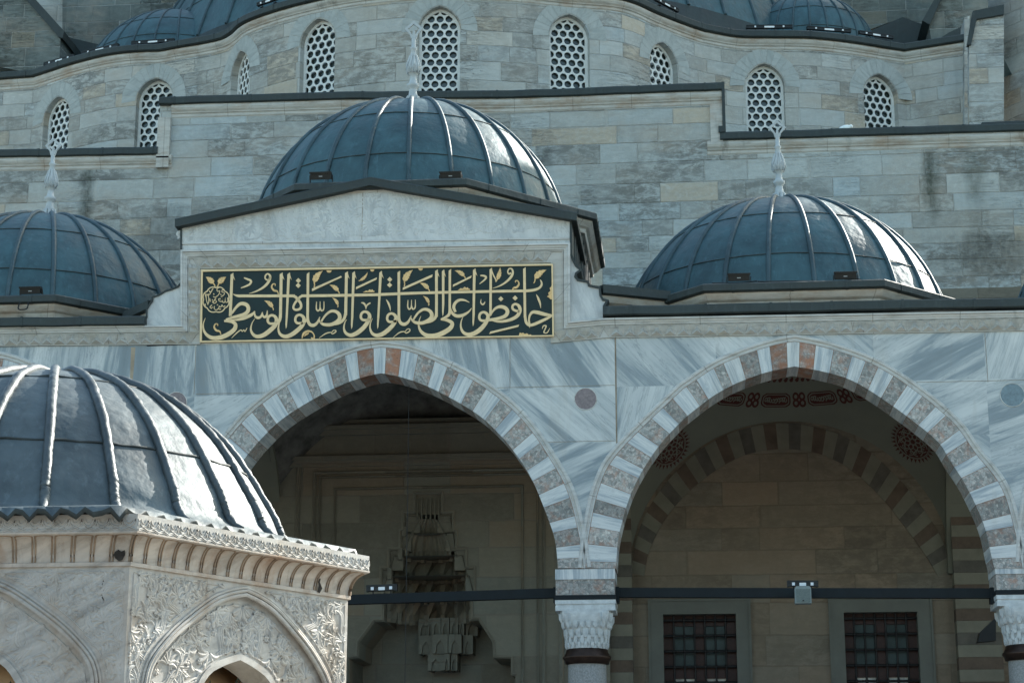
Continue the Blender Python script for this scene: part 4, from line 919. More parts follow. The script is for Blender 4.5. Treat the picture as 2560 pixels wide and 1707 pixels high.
# painted ornament inside the right-hand vault
vc, vr = VAULT[0]
def tang(p):
    n = (vc-p).normalized(); u = Vector((-n.y, n.x, 0)).normalized(); u = u if u.x > 0 else -u; return n, u, n.cross(u) if n.cross(u).z > 0 else -n.cross(u)
def medallion(px, py, rad):
    p = SPH(px, py, vc, vr); n, u, v = tang(p); p = p+n*.02; q = MB()
    def Q(x, y, o=0.): w_ = p+u*x+v*y-vc; return vc+w_.normalized()*(vr-.012-o)
    N = 30
    for k in range(N):   # pointed fringe
        a = 2*math.pi*k/N; da = math.pi/N*.8
        q.face([Q(rad*.93*math.cos(a-da), rad*.93*math.sin(a-da)), Q(rad*1.04*math.cos(a-da*.4), rad*1.04*math.sin(a-da*.4)), Q(rad*1.16*math.cos(a), rad*1.16*math.sin(a)), Q(rad*1.04*math.cos(a+da*.4), rad*1.04*math.sin(a+da*.4)), Q(rad*.93*math.cos(a+da), rad*.93*math.sin(a+da))])
    q.grid([[Q(r_*rad*math.cos(2*math.pi*k/48), r_*rad*math.sin(2*math.pi*k/48)) for k in range(48)] for r_ in (.0, .25, .5, .75, .9)], 0, False, True)
    med = q.build('painted_medallion', M_RED, portico)
    q = MB()
    def line(pts, w_):
        for a, b2 in zip(pts[:-1], pts[1:]):
            a = Vector(a); b2 = Vector(b2); d = (b2-a).normalized(); m_ = Vector((-d.y, d.x))*w_
            q.face([Q(*(a-m_), .006), Q(*(b2-m_), .006), Q(*(b2+m_), .006), Q(*(a+m_), .006)])
    line([(rad*.86*math.cos(2*math.pi*k/40), rad*.86*math.sin(2*math.pi*k/40)) for k in range(41)], .008)
    for k in range(8):
        a = 2*math.pi*k/8
        for s in (1, -1):
            pts = [(rad*(.12+.06*t)*math.cos(a+s*(.42*math.sin(t*.55)))*1.0, rad*(.12+.06*t)*math.sin(a+s*(.42*math.sin(t*.55)))) for t in range(12)]; line(pts, .011)
            c_ = Vector((rad*.6*math.cos(a+s*.2), rad*.6*math.sin(a+s*.2))); line([c_+Vector((math.cos(t*.9), math.sin(t*.9)))*rad*.10*(1-t/9) for t in range(8)], .009)
    q.build('scrollwork', M_PLAS, med)
medallion(2283, 1103, .40); medallion(1672, 1118, .40)
# cartouche band round the vault
zb3 = SPH(1986, 1000, vc, vr).z; rb = math.sqrt(vr**2-(zb3-vc.z)**2)
def ring_pt(s, t, o=0.):   # s along the ring from the back point, t up
    z = zb3+t; r_ = math.sqrt(vr**2-(z-vc.z)**2)-.012-o; a = s/rb; return Vector((vc.x+r_*math.sin(a), vc.y+r_*math.cos(a), z))
def cart(s0, hw_, hh, q, q2):
    for (f_, Q, o) in ((1., q, 0.), ):
        n = 26; ol = []
        for k in range(n):
            a = 2*math.pi*k/n; x = max(-1, min(1, 1.25*math.cos(a))); y = max(-1, min(1, 1.4*math.sin(a))); y *= 1-.35*max(0, (abs(x)-.78)/.22); ol.append((s0+x*hw_, y*hh))
        for (f1_, f2_) in ((1., .86),):
            Q.grid([[ring_pt(s0+(x-s0)*f1_, y*f1_, o) for x, y in ol], [ring_pt(s0+(x-s0)*(f2_+.05), y*f2_, o) for x, y in ol]], 0, False, True)
        Q.grid([[ring_pt(s0+(x-s0)*.84, y*.72, o) for x, y in ol], [ring_pt(s0+(x-s0)*.5, y*.4, o) for x, y in ol], [ring_pt(s0+(x-s0)*.02, 0, o) for x, y in ol]], 0, False, True)
        for k in range(9):   # pale scrolls
            cx = s0+hw_*(-.68+.17*k); r_ = hh*.36
            pts = [(cx+r_*math.cos(t*.8+k)*(1-t/10), r_*1.2*math.sin(t*.8+k)*(1-t/10)) for t in range(9)]
            for a, b2 in zip(pts[:-1], pts[1:]):
                a = Vector(a); b2 = Vector(b2); m_ = (b2-a).normalized(); m_ = Vector((-m_.y, m_.x))*.009
                q2.face([ring_pt(*(a-m_), .006), ring_pt(*(b2-m_), .006), ring_pt(*(b2+m_), .006), ring_pt(*(a+m_), .006)])
def knot(s0, q, hh):
    for k in range(4):
        a = math.pi/4+math.pi/2*k; cx, cy = s0+.085*math.cos(a), .07*math.sin(a)
        q.grid([[ring_pt(cx+r_*math.cos(2*math.pi*t/14), cy+r_*math.sin(2*math.pi*t/14)) for t in range(14)] for r_ in (.065, .03)], 0, False, True)
q, q2 = MB(), MB(); step = .305*2.9*.98
for k in range(-9, 10):
    cart(k*step*1.02-.18, .28, .105, q, q2); knot(k*step*1.02-.18+step*.51, q, .1)
bnd = q.build('painted_band', M_RED, portico); q2.build('scrollwork', M_PLAS, bnd)
# floral fan higher in the vault
q = MB(); zt4 = SPH(1986, 950, vc, vr).z
for ring_, (dz, n, r_) in enumerate(((0, 15, .075), (.07, 13, .07), (.14, 10, .07), (.2, 6, .06))):
    for k in range(n):
        s = (k-(n-1)/2)*.105; z = zt4+dz; rr_ = math.sqrt(vr**2-(z-vc.z)**2)
        def fp(x, t): zz_ = z+t; r2 = math.sqrt(vr**2-(zz_-vc.z)**2)-.012; return Vector((vc.x+r2*math.sin((s+x)/rr_), vc.y+r2*math.cos((s+x)/rr_), zz_))
        q.face([fp(-r_*.55, 0), fp(-r_*.2, -r_*.4), fp(r_*.3, -r_*.3), fp(r_*.6, .02), fp(.02, r_*.55)])
q.build('painted_fan', M_RED, portico)

# ------------------------------------------------------------------ portal in the middle bay, with a niche of stalactite carving
YP = 36.0
portal = empty('portal', (ax, YP, 0), 'tall shaded stone portal with stepped stalactite niche under the middle arch', 'portal')
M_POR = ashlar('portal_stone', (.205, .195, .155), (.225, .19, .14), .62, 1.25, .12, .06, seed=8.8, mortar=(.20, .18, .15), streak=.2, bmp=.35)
def C8(x, y): return 850+x*.368, 1130+y*.368
nol = [(515, 285), (515, 415), (438, 415), (438, 540), (418, 540), (418, 665), (340, 665), (340, 795), (288, 795), (288, 960), (300, 1000), (300, 1148), (235, 1150), (130, 1290), (125, 1395), (62, 1402), (62, 1560), (30, 1560), (30, 1900)]
nor = [(685, 285), (685, 415), (760, 415), (760, 540), (782, 540), (782, 665), (850, 665), (850, 790), (905, 790), (905, 950), (885, 1000), (885, 1140), (940, 1140), (1035, 1290), (1040, 1395), (1160, 1400), (1160, 1510), (1192, 1520), (1192, 1900)]
NL = [F(*C8(*t), YP) for t in nol]; NR = [F(*C8(*t), YP) for t in nor]
xl_, xr_ = F(640, 1300, YP).x-.35, F(*C8(1500, 700), YP).x; ztop = F(950, 1085, YP).z
zlow = NL[-1].z
# one polygon: wall with the niche cut out of its lower edge
q = MB(); polyw = [Vector((xl_, YP, zlow)), Vector((NL[-1].x, YP, zlow))]+[Vector((v.x, YP, v.z)) for v in NL[::-1][1:]]+[Vector((v.x, YP, v.z)) for v in NR[:-1]]+[Vector((NR[-1].x, YP, zlow)), Vector((xr_+.9, YP, zlow)), Vector((xr_+.9, YP, ztop+.3)), Vector((xl_, YP, ztop+.3))]
q.prism(polyw, Vector((0, 1.52, 0)), back=False)
q.face([(xl_, YP, 0), (NL[-1].x, YP, 0), (NL[-1].x, YP, zlow), (xl_, YP, zlow)]); q.face([(NR[-1].x, YP, 0), (xr_+.9, YP, 0), (xr_+.9, YP, zlow), (NR[-1].x, YP, zlow)])
q.face([(NL[-1].x, YP, 0), (NL[-1].x, YP+1.5, 0), (NL[-1].x, YP+1.5, zlow), (NL[-1].x, YP, zlow)]); q.face([(NR[-1].x, YP, 0), (NR[-1].x, YP+1.5, 0), (NR[-1].x, YP+1.5, zlow), (NR[-1].x, YP, zlow)])
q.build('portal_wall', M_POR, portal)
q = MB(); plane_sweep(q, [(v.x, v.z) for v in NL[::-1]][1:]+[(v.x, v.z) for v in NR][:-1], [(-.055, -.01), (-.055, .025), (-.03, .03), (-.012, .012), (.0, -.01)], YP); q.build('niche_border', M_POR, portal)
# niche back and tiers of small hanging niches
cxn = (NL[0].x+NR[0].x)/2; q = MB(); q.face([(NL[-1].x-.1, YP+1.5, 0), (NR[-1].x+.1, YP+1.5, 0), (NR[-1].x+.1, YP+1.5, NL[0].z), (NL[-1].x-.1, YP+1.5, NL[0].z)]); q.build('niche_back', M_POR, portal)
def tier(y_top, y_bot, halfpx, dep, n, concave=True):
    q = MB(); z1 = F(*C8(600, y_top), YP).z; z0 = F(*C8(600, y_bot), YP).z; hw_ = halfpx*.368*37/FPX; h = z1-z0
    for k in range(n):
        a0 = math.pi*k/n; a1 = math.pi*(k+1)/n; am = (a0+a1)/2
        if concave:
            def pt(a, rr_, z): return Vector((cxn-hw_*rr_*math.cos(a), YP+.02+dep*rr_*math.sin(a), z))
            r1, r2, r3, r4 = .86, .97, 1.1, 1.0
        else:
            def pt(a, rr_, z): return Vector((cxn-hw_*rr_*math.cos(a), YP+1.5-dep*rr_*math.sin(a), z))
            r1, r2, r3, r4 = 1.04, 1.0, .84, .92
        A0, A1 = a0*.55+am*.45, a1*.55+am*.45; zc = z1-h*.5
        L = [pt(a0, r1, z1), pt(a0, r2, z0+h*.15), pt(a0, r4, z0)]; Rr_ = [pt(a1, r1, z1), pt(a1, r2, z0+h*.15), pt(a1, r4, z0)]
        T = pt(am, r1*.98, z1); Hd = pt(am, r3*.97, z1-h*.22); B = pt(am, r3, z0)
        hl, hr = pt(A0, r2, zc), pt(A1, r2, zc)
        q.face([L[0], L[1], hl, Hd, T]); q.face([T, Hd, hr, Rr_[1], Rr_[0]]); q.face([hl, L[1], L[2], B, Hd]); q.face([Hd, B, Rr_[2], Rr_[1], hr])
        q.box(-.04, .04, -.04, .04, 0, h*.5, 0, 0., Matrix.Translation(pt(a0, r2*.985, z0-h*.06)) @ Matrix.Rotation(a0, 4, 'Z'))
    q.face([pt(math.pi*k/24, r1, z1) for k in range(25)])
    if not concave: q.face([pt(math.pi*k/24, r3, z0) for k in range(25)])
    q.build('stalactite_tier', M_POR, portal)
def fill(y0, y1, xo, xi):
    for s in (-1, 1):
        q = MB(); a = F(*C8(600+s*xo, y0), YP); b2 = F(*C8(600+s*xi, y1), YP); q.box(min(a.x, b2.x)-.0, max(a.x, b2.x), YP+.06, YP+.3, b2.z, a.z); q.build('niche_step', M_POR, portal)
fill(283, 420, 88, 0); fill(412, 545, 165, 60); fill(538, 668, 186, 120); fill(662, 798, 262, 175); fill(792, 985, 316, 250)
tier(430, 560, 170, .45, 5); tier(550, 715, 195, .62, 5); tier(700, 850, 268, .85, 7); tier(835, 985, 318, 1.05, 9); tier(975, 1125, 316, 1.2, 9)
def hang(y0, y1, xs_, dep, mid):
    """a row of squared hanging cells with a hollowed arch between each pair"""
    q = MB(); z1, z0 = F(*C8(600, y0), YP).z, F(*C8(600, y1), YP).z; X = lambda x: F(*C8(x, (y0+y1)/2), YP).x; h = z1-z0
    for i, (a, b2) in enumerate(zip(xs_[:-1], xs_[1:])):
        c_ = abs((i+.5)/(len(xs_)-1)-.5)*2; yf = YP+dep+mid*c_*c_; x0, x1 = X(a)+.006, X(b2)-.006; w_ = x1-x0
        fr = [(x0, z1), (x0, z0), (x0+w_*.2, z0), (x0+w_*.28, z0+h*.45), (x0+w_*.5, z0+h*.7), (x0+w_*.72, z0+h*.45), (x0+w_*.8, z0), (x1, z0), (x1, z1)]
        q.prism([(x, yf, z) for x, z in fr], Vector((0, 1.5-dep-mid*c_*c_, 0)), back=False); q.face([(x0+w_*.2, yf+.09, z0), (x1-w_*.2, yf+.09, z0), (x1-w_*.2, yf+.03, z1-.02), (x0+w_*.2, yf+.03, z1-.02)])
    q.build('stalactite_tier', M_POR, portal)
hang(1085, 1205, (470, 545, 575, 640, 700, 760, 800, 890), .95, .3); hang(1205, 1335, (480, 585, 695, 790, 862), .82, .35); hang(1335, 1450, (545, 660, 705, 755), .9, .2)
# fluted tip, a scalloped half dome above the tiers
q = MB(); za, zb4 = F(*C8(600, 445), YP).z, F(*C8(600, 700), YP).z; hw_ = 150*.368*37/FPX
rows = []
for j in range(9):
    t = j/8; rr_ = .3+.7*math.sin(t*math.pi/2); rows.append([Vector((cxn-hw_*rr_*(1+.06*math.cos(14*a))*math.cos(a), YP+.02+.42*rr_*(1+.08*math.cos(14*a))*math.sin(a), za+(zb4-za)*t)) for a in [math.pi*k/70 for k in range(71)]])
q.grid(rows, 0, False); q.build('fluted_hood', M_POR, portal)
q = MB()
for x in (525, 555, 585, 615, 645, 672): a = F(*C8(x, 300), YP); b2 = F(*C8(x+6, 450), YP); q.box(a.x-.012, a.x+.012, YP+.01, YP+.07, b2.z, a.z-.03)
q.build('crest_panel', M_POR, portal)
# frames of the portal: long mouldings up the sides and across the top
q = MB()
for (x, y0, w_) in ((1240, 240, .05), (1345, 160, .045), (1385, 130, .07), (1500, 60, .09)):
    rgt = F(*C8(x, 900), YP).x; lft = 2*cxn-rgt; zt5 = F(*C8(600, y0), YP).z
    plane_sweep(q, [(lft, .0), (lft, zt5), (rgt, zt5), (rgt, .0)], [(-w_/2, -.01), (-w_/2, .03), (-w_*.2, .045), (w_*.2, .02), (w_/2, .03), (w_/2, -.01)], YP)
q.build('portal_frame', M_POR, portal)
q = MB(); zc1, zc2 = F(950, 1165, YP).z, F(950, 1085, YP).z
q.box(xl_, xr_+.9, YP-.12, YP-.001, zc1+.12, zc1+.2); q.box(xl_, xr_+.9, YP-.07, YP-.001, zc1, zc1+.12); q.box(xl_, xr_+.9, YP-.1, YP-.001, zc2-.02, zc2+.08); q.box(xl_, xr_+.9, YP-.16, YP+.5, zc2+.08, zc2+.16); q.build('portal_cornice', M_POR, portal)
# hanging wire in front of the portal
q = MB(); A_ = F(1023, 940, YF+.5); q.tube([A_, Vector((A_.x, A_.y, 2.2))], .006, 6)
tag(q.build('hanging_wire', M_BLACK), 'thin dark wire hanging straight down in the middle arch before the portal', 'wire')
# ------------------------------------------------------------------ the inscription panel
YS = YF-.035
M_GRN = plain('dark_green_board', (.004, .018, .018), .6, 0, .25, 5, .03); M_GOLD = plain('gilded_letter', (.74, .55, .31), .5, .1, .1, 8, .05); M_GOLD2 = plain('orange_gilding', (.72, .47, .21), .5, .1, .25, 30, .1)
sign = empty('inscription_panel', F(944, 760, YS), 'dark green panel with raised gold Arabic calligraphy and gold border above the middle arch', 'inscription')
def SA(x, y, o=0.): return F(490+x/5.0043, 650+y/5.0043, YS-o)
def SB(x, y, o=0.): return F(930+x/5.0043, 650+y/5.0043, YS-o)
oc_ = [SA(50, 1032), SB(2277, 957), SB(2263, 53), SA(68, 128)]; ic_ = [SA(76, 1014), SB(2258, 942), SB(2246, 72), SA(88, 150)]
q = MB(); q.prism([Vector(v) for v in ic_], Vector((0, .03, 0))); q.build('board', M_GRN, sign)
q = MB(); up = Vector((0, -.022, 0))
for i in range(4):
    j = (i+1) % 4; q.face([oc_[i]+up, oc_[j]+up, ic_[j]+up, ic_[i]+up]); q.face([ic_[i]+up, ic_[j]+up, ic_[j], ic_[i]]); q.face([oc_[i]+up, oc_[j]+up, oc_[j]-up*1.5, oc_[i]-up*1.5])
q.build('border', M_GOLD, sign)
_so = [0]
def brush(q, S, pts, lift=.009, sm=5, k=1.0, endcap=True):
    """a pen stroke: (x, y, width) along its middle"""
    _so[0] += 1; lift += (_so[0] % 24)*.0003
    p = catmull([tuple(map(float, t)) for t in pts], sm) if len(pts) > 2 else [tuple(map(float, t)) for t in pts]
    L, Rr_ = [], []
    for i, (x, y, w_) in enumerate(p):
        a = p[max(i-1, 0)]; b2 = p[min(i+1, len(p)-1)]; dx, dy = b2[0]-a[0], b2[1]-a[1]; d = math.hypot(dx, dy) or 1; nx, ny = -dy/d, dx/d; w_ = max(w_, 3)*k
        L.append(S(x+nx*w_/2, y+ny*w_/2, lift)); Rr_.append(S(x-nx*w_/2, y-ny*w_/2, lift))
    q.grid([L, Rr_], 0, False); dn = Vector((0, lift+.001, 0))
    ol = L+Rr_[::-1]
    for i in range(len(ol)): j = (i+1) % len(ol); q.face([ol[i], ol[j], ol[j]+dn, ol[i]+dn])
def shape(q, S, pts, lift=.0115):
    _so[0] += 1; lift += (_so[0] % 24)*.0003; P = [S(x, y, lift) for x, y in pts]; q.prism(P, Vector((0, lift+.001, 0)), back=False)
def alif(q, S, x0, y0, x1, y1, w_=34, barb=True, taper=False):
    h = w_/2
    if taper: shape(q, S, [(x0-h, y0+24), (x0+h*.7, y0), (x0+h, y0+12), (x1+h*.9, y1-150), (x1+h*.2, y1-25), (x1-h*.5, y1), (x1-h*.8, y1-60)])
    else: shape(q, S, [(x0-h, y0+22), (x0+h, y0), (x1+h, y1), (x1-h, y1)])
    if barb: shape(q, S, [(x0+h*.5, y0+2), (x0+h*2.2, y0+95), (x0+h*.95, y0+68)])
def diamond(q, S, x, y, r=32): shape(q, S, [(x, y-r), (x+r, y), (x, y+r), (x-r, y)])
q = MB(); A, B = SA, SB
alif(q, A, 450, 160, 428, 700, 35); alif(q, A, 1066, 155, 1056, 720, 36); alif(q, A, 1160, 155, 1132, 860, 34, True, True); alif(q, A, 1401, 152, 1396, 720, 32, False)
alif(q, A, 1882, 142, 1872, 690, 36); alif(q, A, 1972, 140, 1952, 862, 34, True, True)
alif(q, B, 108, 135, 76, 860, 34, True, True); alif(q, B, 335, 133, 336, 700, 32, False); alif(q, B, 806, 117, 806, 710, 34); alif(q, B, 890, 118, 890, 702, 32, True, True); alif(q, B, 974, 112, 972, 650, 30, False)
alif(q, B, 1280, 104, 1270, 828, 34, True, True); alif(q, B, 1486, 96, 1482, 690, 30, False); brush(q, B, [(1492, 115, 14), (1515, 180, 16), (1545, 240, 14), (1550, 275, 8)]); alif(q, B, 1906, 90, 1914, 720, 32, False)
# the long cross stroke
brush(q, A, [(463, 424, 4), (490, 438, 20), (530, 448, 32), (600, 449, 34), (900, 449, 34), (1235, 448, 34)], sm=4); brush(q, A, [(1318, 448, 34), (1700, 444, 34), (2300, 433, 34)], sm=3)
brush(q, B, [(-10, 436, 34), (600, 412, 33), (1300, 396, 32), (1780, 388, 32), (1950, 384, 33), (2040, 371, 32), (2098, 345, 28), (2122, 305, 24), (2118, 270, 18), (2104, 246, 8)], sm=4)
brush(q, A, [(1212, 450, 30), (1245, 462, 34), (1280, 500, 34), (1310, 545, 32), (1313, 590, 30), (1285, 617, 30), (1245, 622, 28), (1218, 600, 26), (1228, 555, 26), (1262, 505, 28), (1300, 465, 30), (1330, 448, 30)])
# the bowl letters, right to left across both crops
brush(q, A, [(425, 690, 16), (455, 655, 26), (495, 600, 30), (545, 552, 38), (590, 545, 44), (635, 562, 46), (655, 600, 46), (645, 645, 46), (600, 680, 44), (520, 703, 38), (440, 722, 30), (375, 745, 22)])
brush(q, A, [(430, 745, 6), (500, 748, 24), (580, 733, 38), (650, 706, 40), (700, 680, 34), (738, 640, 10)]); brush(q, A, [(728, 640, 12), (740, 700, 26), (775, 722, 34), (812, 705, 26), (832, 650, 8)]); brush(q, A, [(826, 655, 12), (838, 700, 24), (862, 712, 32), (885, 690, 26), (892, 630, 8)])
brush(q, A, [(352, 762, 22), (400, 762, 36), (455, 772, 40), (493, 805, 44), (480, 865, 50), (405, 925, 54), (310, 966, 54), (210, 974, 48), (140, 940, 38), (98, 880, 26), (90, 800, 14), (116, 725, 4)])
def waw(S, hx, hy, tail): 
    brush(q, S, [(hx+70, hy+32, 30), (hx+25, hy+45, 30), (hx-25, hy+42, 30), (hx-48, hy+10, 30), (hx-38, hy-38, 30), (hx, hy-60, 30), (hx+42, hy-44, 36), (hx+62, hy+0, 44)]+tail)
waw(A, 945, 750, [(990, 815, 50), (925, 880, 54), (850, 935, 52), (770, 956, 44), (715, 930, 36), (686, 870, 24), (698, 795, 12), (736, 732, 4)])
brush(q, A, [(1055, 690, 36), (1048, 745, 36), (1020, 790, 34), (975, 800, 30)])
waw(A, 1290, 745, [(1330, 815, 48), (1255, 890, 52), (1180, 940, 50), (1110, 955, 44), (1052, 925, 34), (1030, 860, 22), (1042, 790, 12), (1062, 742, 4)])
brush(q, A, [(1335, 780, 30), (1370, 765, 26), (1398, 735, 30)])
brush(q, A, [(1396, 690, 32), (1402, 765, 36), (1430, 808, 40), (1475, 815, 40), (1518, 780, 28), (1550, 710, 8)])
def sad(S, dx, dy): brush(q, S, [(1545+dx, 745+dy, 8), (1552+dx, 775+dy, 22), (1600+dx, 805+dy, 36), (1680+dx, 808+dy, 42), (1750+dx, 780+dy, 46), (1795+dx, 735+dy, 46), (1790+dx, 680+dy, 44), (1750+dx, 645+dy, 38), (1690+dx, 640+dy, 32), (1630+dx, 680+dy, 26), (1590+dx, 730+dy, 22), (1562+dx, 780+dy, 20)])
sad(A, 0, 0); brush(q, A, [(1700, 800, 40), (1790, 785, 36), (1848, 740, 34), (1871, 670, 36)])
waw(A, 2110, 705, [(2145, 780, 48), (2080, 860, 52), (2000, 920, 52), (1930, 940, 44), (1872, 910, 34), (1850, 850, 22), (1862, 780, 12), (1886, 742, 4)])
waw(B, 238, 728, [(270, 800, 48), (205, 870, 52), (130, 925, 52), (55, 942, 44), (2, 915, 34), (-24, 855, 22), (-20, 790, 12), (5, 728, 4)])
brush(q, B, [(285, 740, 30), (315, 720, 26), (338, 690, 28)]); brush(q, B, [(335, 680, 32), (341, 755, 36), (372, 796, 40), (418, 800, 40), (460, 762, 28), (490, 693, 8)])
sad(B, -1050, -22); brush(q, B, [(650, 778, 40), (735, 762, 36), (790, 722, 34), (806, 660, 34)])
brush(q, B, [(972, 620, 30), (966, 675, 34), (925, 712, 30), (862, 742, 20)]); brush(q, B, [(860, 745, 18), (920, 746, 36), (978, 768, 42), (1005, 800, 46), (975, 855, 54), (890, 910, 58), (790, 945, 56), (690, 942, 48), (620, 900, 38), (586, 830, 24), (592, 750, 12), (612, 700, 4)])
brush(q, B, [(1218, 530, 6), (1160, 503, 22), (1095, 500, 32), (1042, 535, 36), (1022, 592, 36), (1045, 650, 30)]); brush(q, B, [(1246, 600, 6), (1205, 650, 22), (1135, 690, 38), (1065, 700, 40), (1012, 672, 34), (985, 625, 26), (975, 580, 20)])
waw(B, 1390, 712, [(1420, 790, 48), (1350, 870, 54), (1270, 920, 52), (1195, 930, 44), (1135, 895, 34), (1110, 825, 22), (1120, 755, 12), (1142, 702, 4)])
brush(q, B, [(1478, 700, 16), (1510, 640, 24), (1560, 595, 32), (1620, 584, 42), (1675, 605, 46), (1695, 650, 46), (1665, 700, 44), (1590, 728, 38), (1500, 745, 36), (1430, 752, 34)])
brush(q, B, [(1845, 640, 34), (1800, 634, 30), (1762, 612, 30), (1760, 570, 28), (1795, 550, 28), (1838, 575, 38), (1850, 632, 44), (1815, 700, 42), (1735, 745, 38), (1640, 766, 32), (1560, 768, 22), (1495, 756, 6)])
brush(q, B, [(1914, 690, 32), (1926, 770, 34), (1962, 812, 34), (2020, 806, 36), (2100, 772, 36), (2190, 730, 32), (2256, 694, 20)]); brush(q, B, [(1972, 812, 24), (1964, 745, 22), (1975, 690, 26), (2010, 652, 36), (2070, 655, 44), (2160, 678, 42), (2256, 694, 22)]); brush(q, B, [(1965, 800, 26), (1972, 845, 6)])
# vowel signs
brush(q, A, [(600, 222, 14), (645, 240, 24), (688, 262, 26), (672, 302, 24), (618, 330, 20), (560, 350, 10)]); brush(q, A, [(930, 215, 22), (905, 250, 20), (868, 235, 18), (868, 195, 18), (898, 172, 18), (928, 205, 28), (905, 275, 32), (850, 335, 28), (760, 388, 18), (664, 418, 4)])
diamond(q, A, 1280, 257); diamond(q, A, 1278, 318); diamond(q, B, 222, 243); diamond(q, B, 220, 312); diamond(q, B, 1612, 485); diamond(q, B, 1790, 475)
shape(q, A, [(1450, 358), (1815, 198), (1824, 215), (1450, 390)]); shape(q, A, [(2002, 338), (2262, 218), (2258, 244), (2000, 366)]); shape(q, B, [(385, 345), (757, 180), (752, 212), (384, 374)]); shape(q, B, [(1014, 308), (1246, 194), (1238, 222), (1010, 336)]); shape(q, B, [(1480, 895), (1840, 808), (1828, 836), (1466, 924)])
for S, dx, dy in ((A, 0, 0), (B, -1058, -20)):
    brush(q, S, [(1508+dx, 520+dy, 8), (1505+dx, 600+dy, 16), (1522+dx, 634+dy, 20), (1548+dx, 610+dy, 14), (1552+dx, 518+dy, 8)]); brush(q, S, [(1552+dx, 590+dy, 12), (1568+dx, 632+dy, 20), (1598+dx, 610+dy, 14), (1600+dx, 516+dy, 8)])
brush(q, A, [(2066, 532, 8), (2100, 542, 24), (2120, 575, 18), (2126, 615, 6)]); brush(q, A, [(2124, 612, 8), (2138, 565, 18), (2182, 535, 16)])
brush(q, A, [(445, 975, 4), (505, 915, 14), (560, 875, 12), (578, 892, 14), (598, 872, 8), (612, 892, 14), (640, 848, 6)]); brush(q, A, [(1540, 975, 4), (1620, 920, 14), (1685, 905, 12), (1705, 922, 14), (1745, 900, 14), (1748, 880, 12), (1720, 880, 10), (1690, 910, 8)])
brush(q, B, [(176, 492, 4), (200, 530, 22), (222, 585, 20), (230, 636, 4)]); brush(q, B, [(2054, 428, 4), (2080, 480, 26), (2102, 540, 22), (2110, 600, 4)]); brush(q, B, [(1366, 488, 4), (1360, 530, 14), (1385, 556, 20), (1408, 535, 14), (1412, 518, 4)])
brush(q, B, [(1738, 160, 20), (1715, 175, 18), (1698, 150, 16), (1712, 112, 16), (1748, 112, 18), (1762, 155, 26), (1740, 210, 30), (1680, 272, 24), (1600, 322, 16), (1508, 354, 4)]); brush(q, B, [(1355, 194, 14), (1400, 198, 24), (1428, 215, 24), (1405, 250, 20), (1345, 298, 8)])
brush(q, B, [(2130, 860, 6), (2142, 826, 14), (2178, 822, 16), (2164, 865, 14), (2150, 905, 14), (2190, 908, 12), (2224, 852, 4)]); brush(q, B, [(262, 970, 4), (340, 908, 14), (400, 895, 12), (428, 912, 14), (468, 890, 14), (472, 865, 12), (445, 862, 10), (415, 890, 8)])
q.build('lettering', M_GOLD, sign)
# gilded leaves and the rosette
q = MB()
def leaf(S, x, y, l, a, w_=.42, curl=.5, stem=.5):
    """a curling leaf with a lobed edge: (x, y) its base, l its length in crop units, a its direction in degrees"""
    a = R(a); n = 12; ctr = []
    for k in range(n+1): t = k/n; b2 = a+curl*t*1.6; ctr.append((x+l*(stem+t*(1-stem)*1.3)*math.cos(a+curl*t*.5), y-l*(stem+t*(1-stem)*1.3)*math.sin(a+curl*t*.5)))
    if stem > .05: brush(q, S, [(x, y, 12), ((x+ctr[0][0])/2+6, (y+ctr[0][1])/2, 12), (*ctr[0], 16)])
    pts = [(*c_, max(4, l*w_*math.sin(math.pi*(k/n)**.7)*(1+.16*math.cos(k*2.6)))) for k, c_ in enumerate(ctr)]; brush(q, S, pts, sm=3)
leaf(A, 236, 330, 135, 118, .5, .55, .3); leaf(A, 262, 330, 135, 62, .5, -.55, .3)
leaf(A, 1476, 340, 190, 88, .38, -.9, .3); leaf(A, 1790, 420, 130, 112, .4, .9, .25); leaf(A, 2035, 260, 120, 18, .28, .9, .1); leaf(A, 965, 625, 130, 105, .4, 1.0, .25); leaf(A, 1770, 590, 110, 85, .35, 1.2, .25)
leaf(B, 402, 330, 190, 88, .38, -.9, .3); leaf(B, 718, 395, 130, 112, .4, .9, .25); leaf(B, 1165, 228, 130, 118, .4, .9, .2); leaf(B, 1545, 270, 150, 55, .34, .6, .2); leaf(B, 2022, 290, 190, 72, .38, -.9, .3); leaf(B, 705, 568, 110, 85, .35, 1.2, .25)
for S, x, y, s in ((A, 985, 400, 1), (B, 1800, 360, -1), (A, 265, 900, 1)):
    brush(q, S, [(x+s*45, y+30, 10), (x+s*30, y-10, 18), (x-s*10, y-20, 26), (x-s*38, y-60, 20), (x-s*25, y-98, 14), (x+s*5, y-100, 12), (x+s*4, y-78, 12)])
brush(q, A, [(1325, 980, 6), (1345, 920, 26), (1395, 890, 24), (1450, 900, 18), (1478, 945, 14), (1470, 985, 22), (1440, 970, 14)]); shape(q, A, [(1345, 960), (1375, 915), (1415, 905), (1400, 930)])
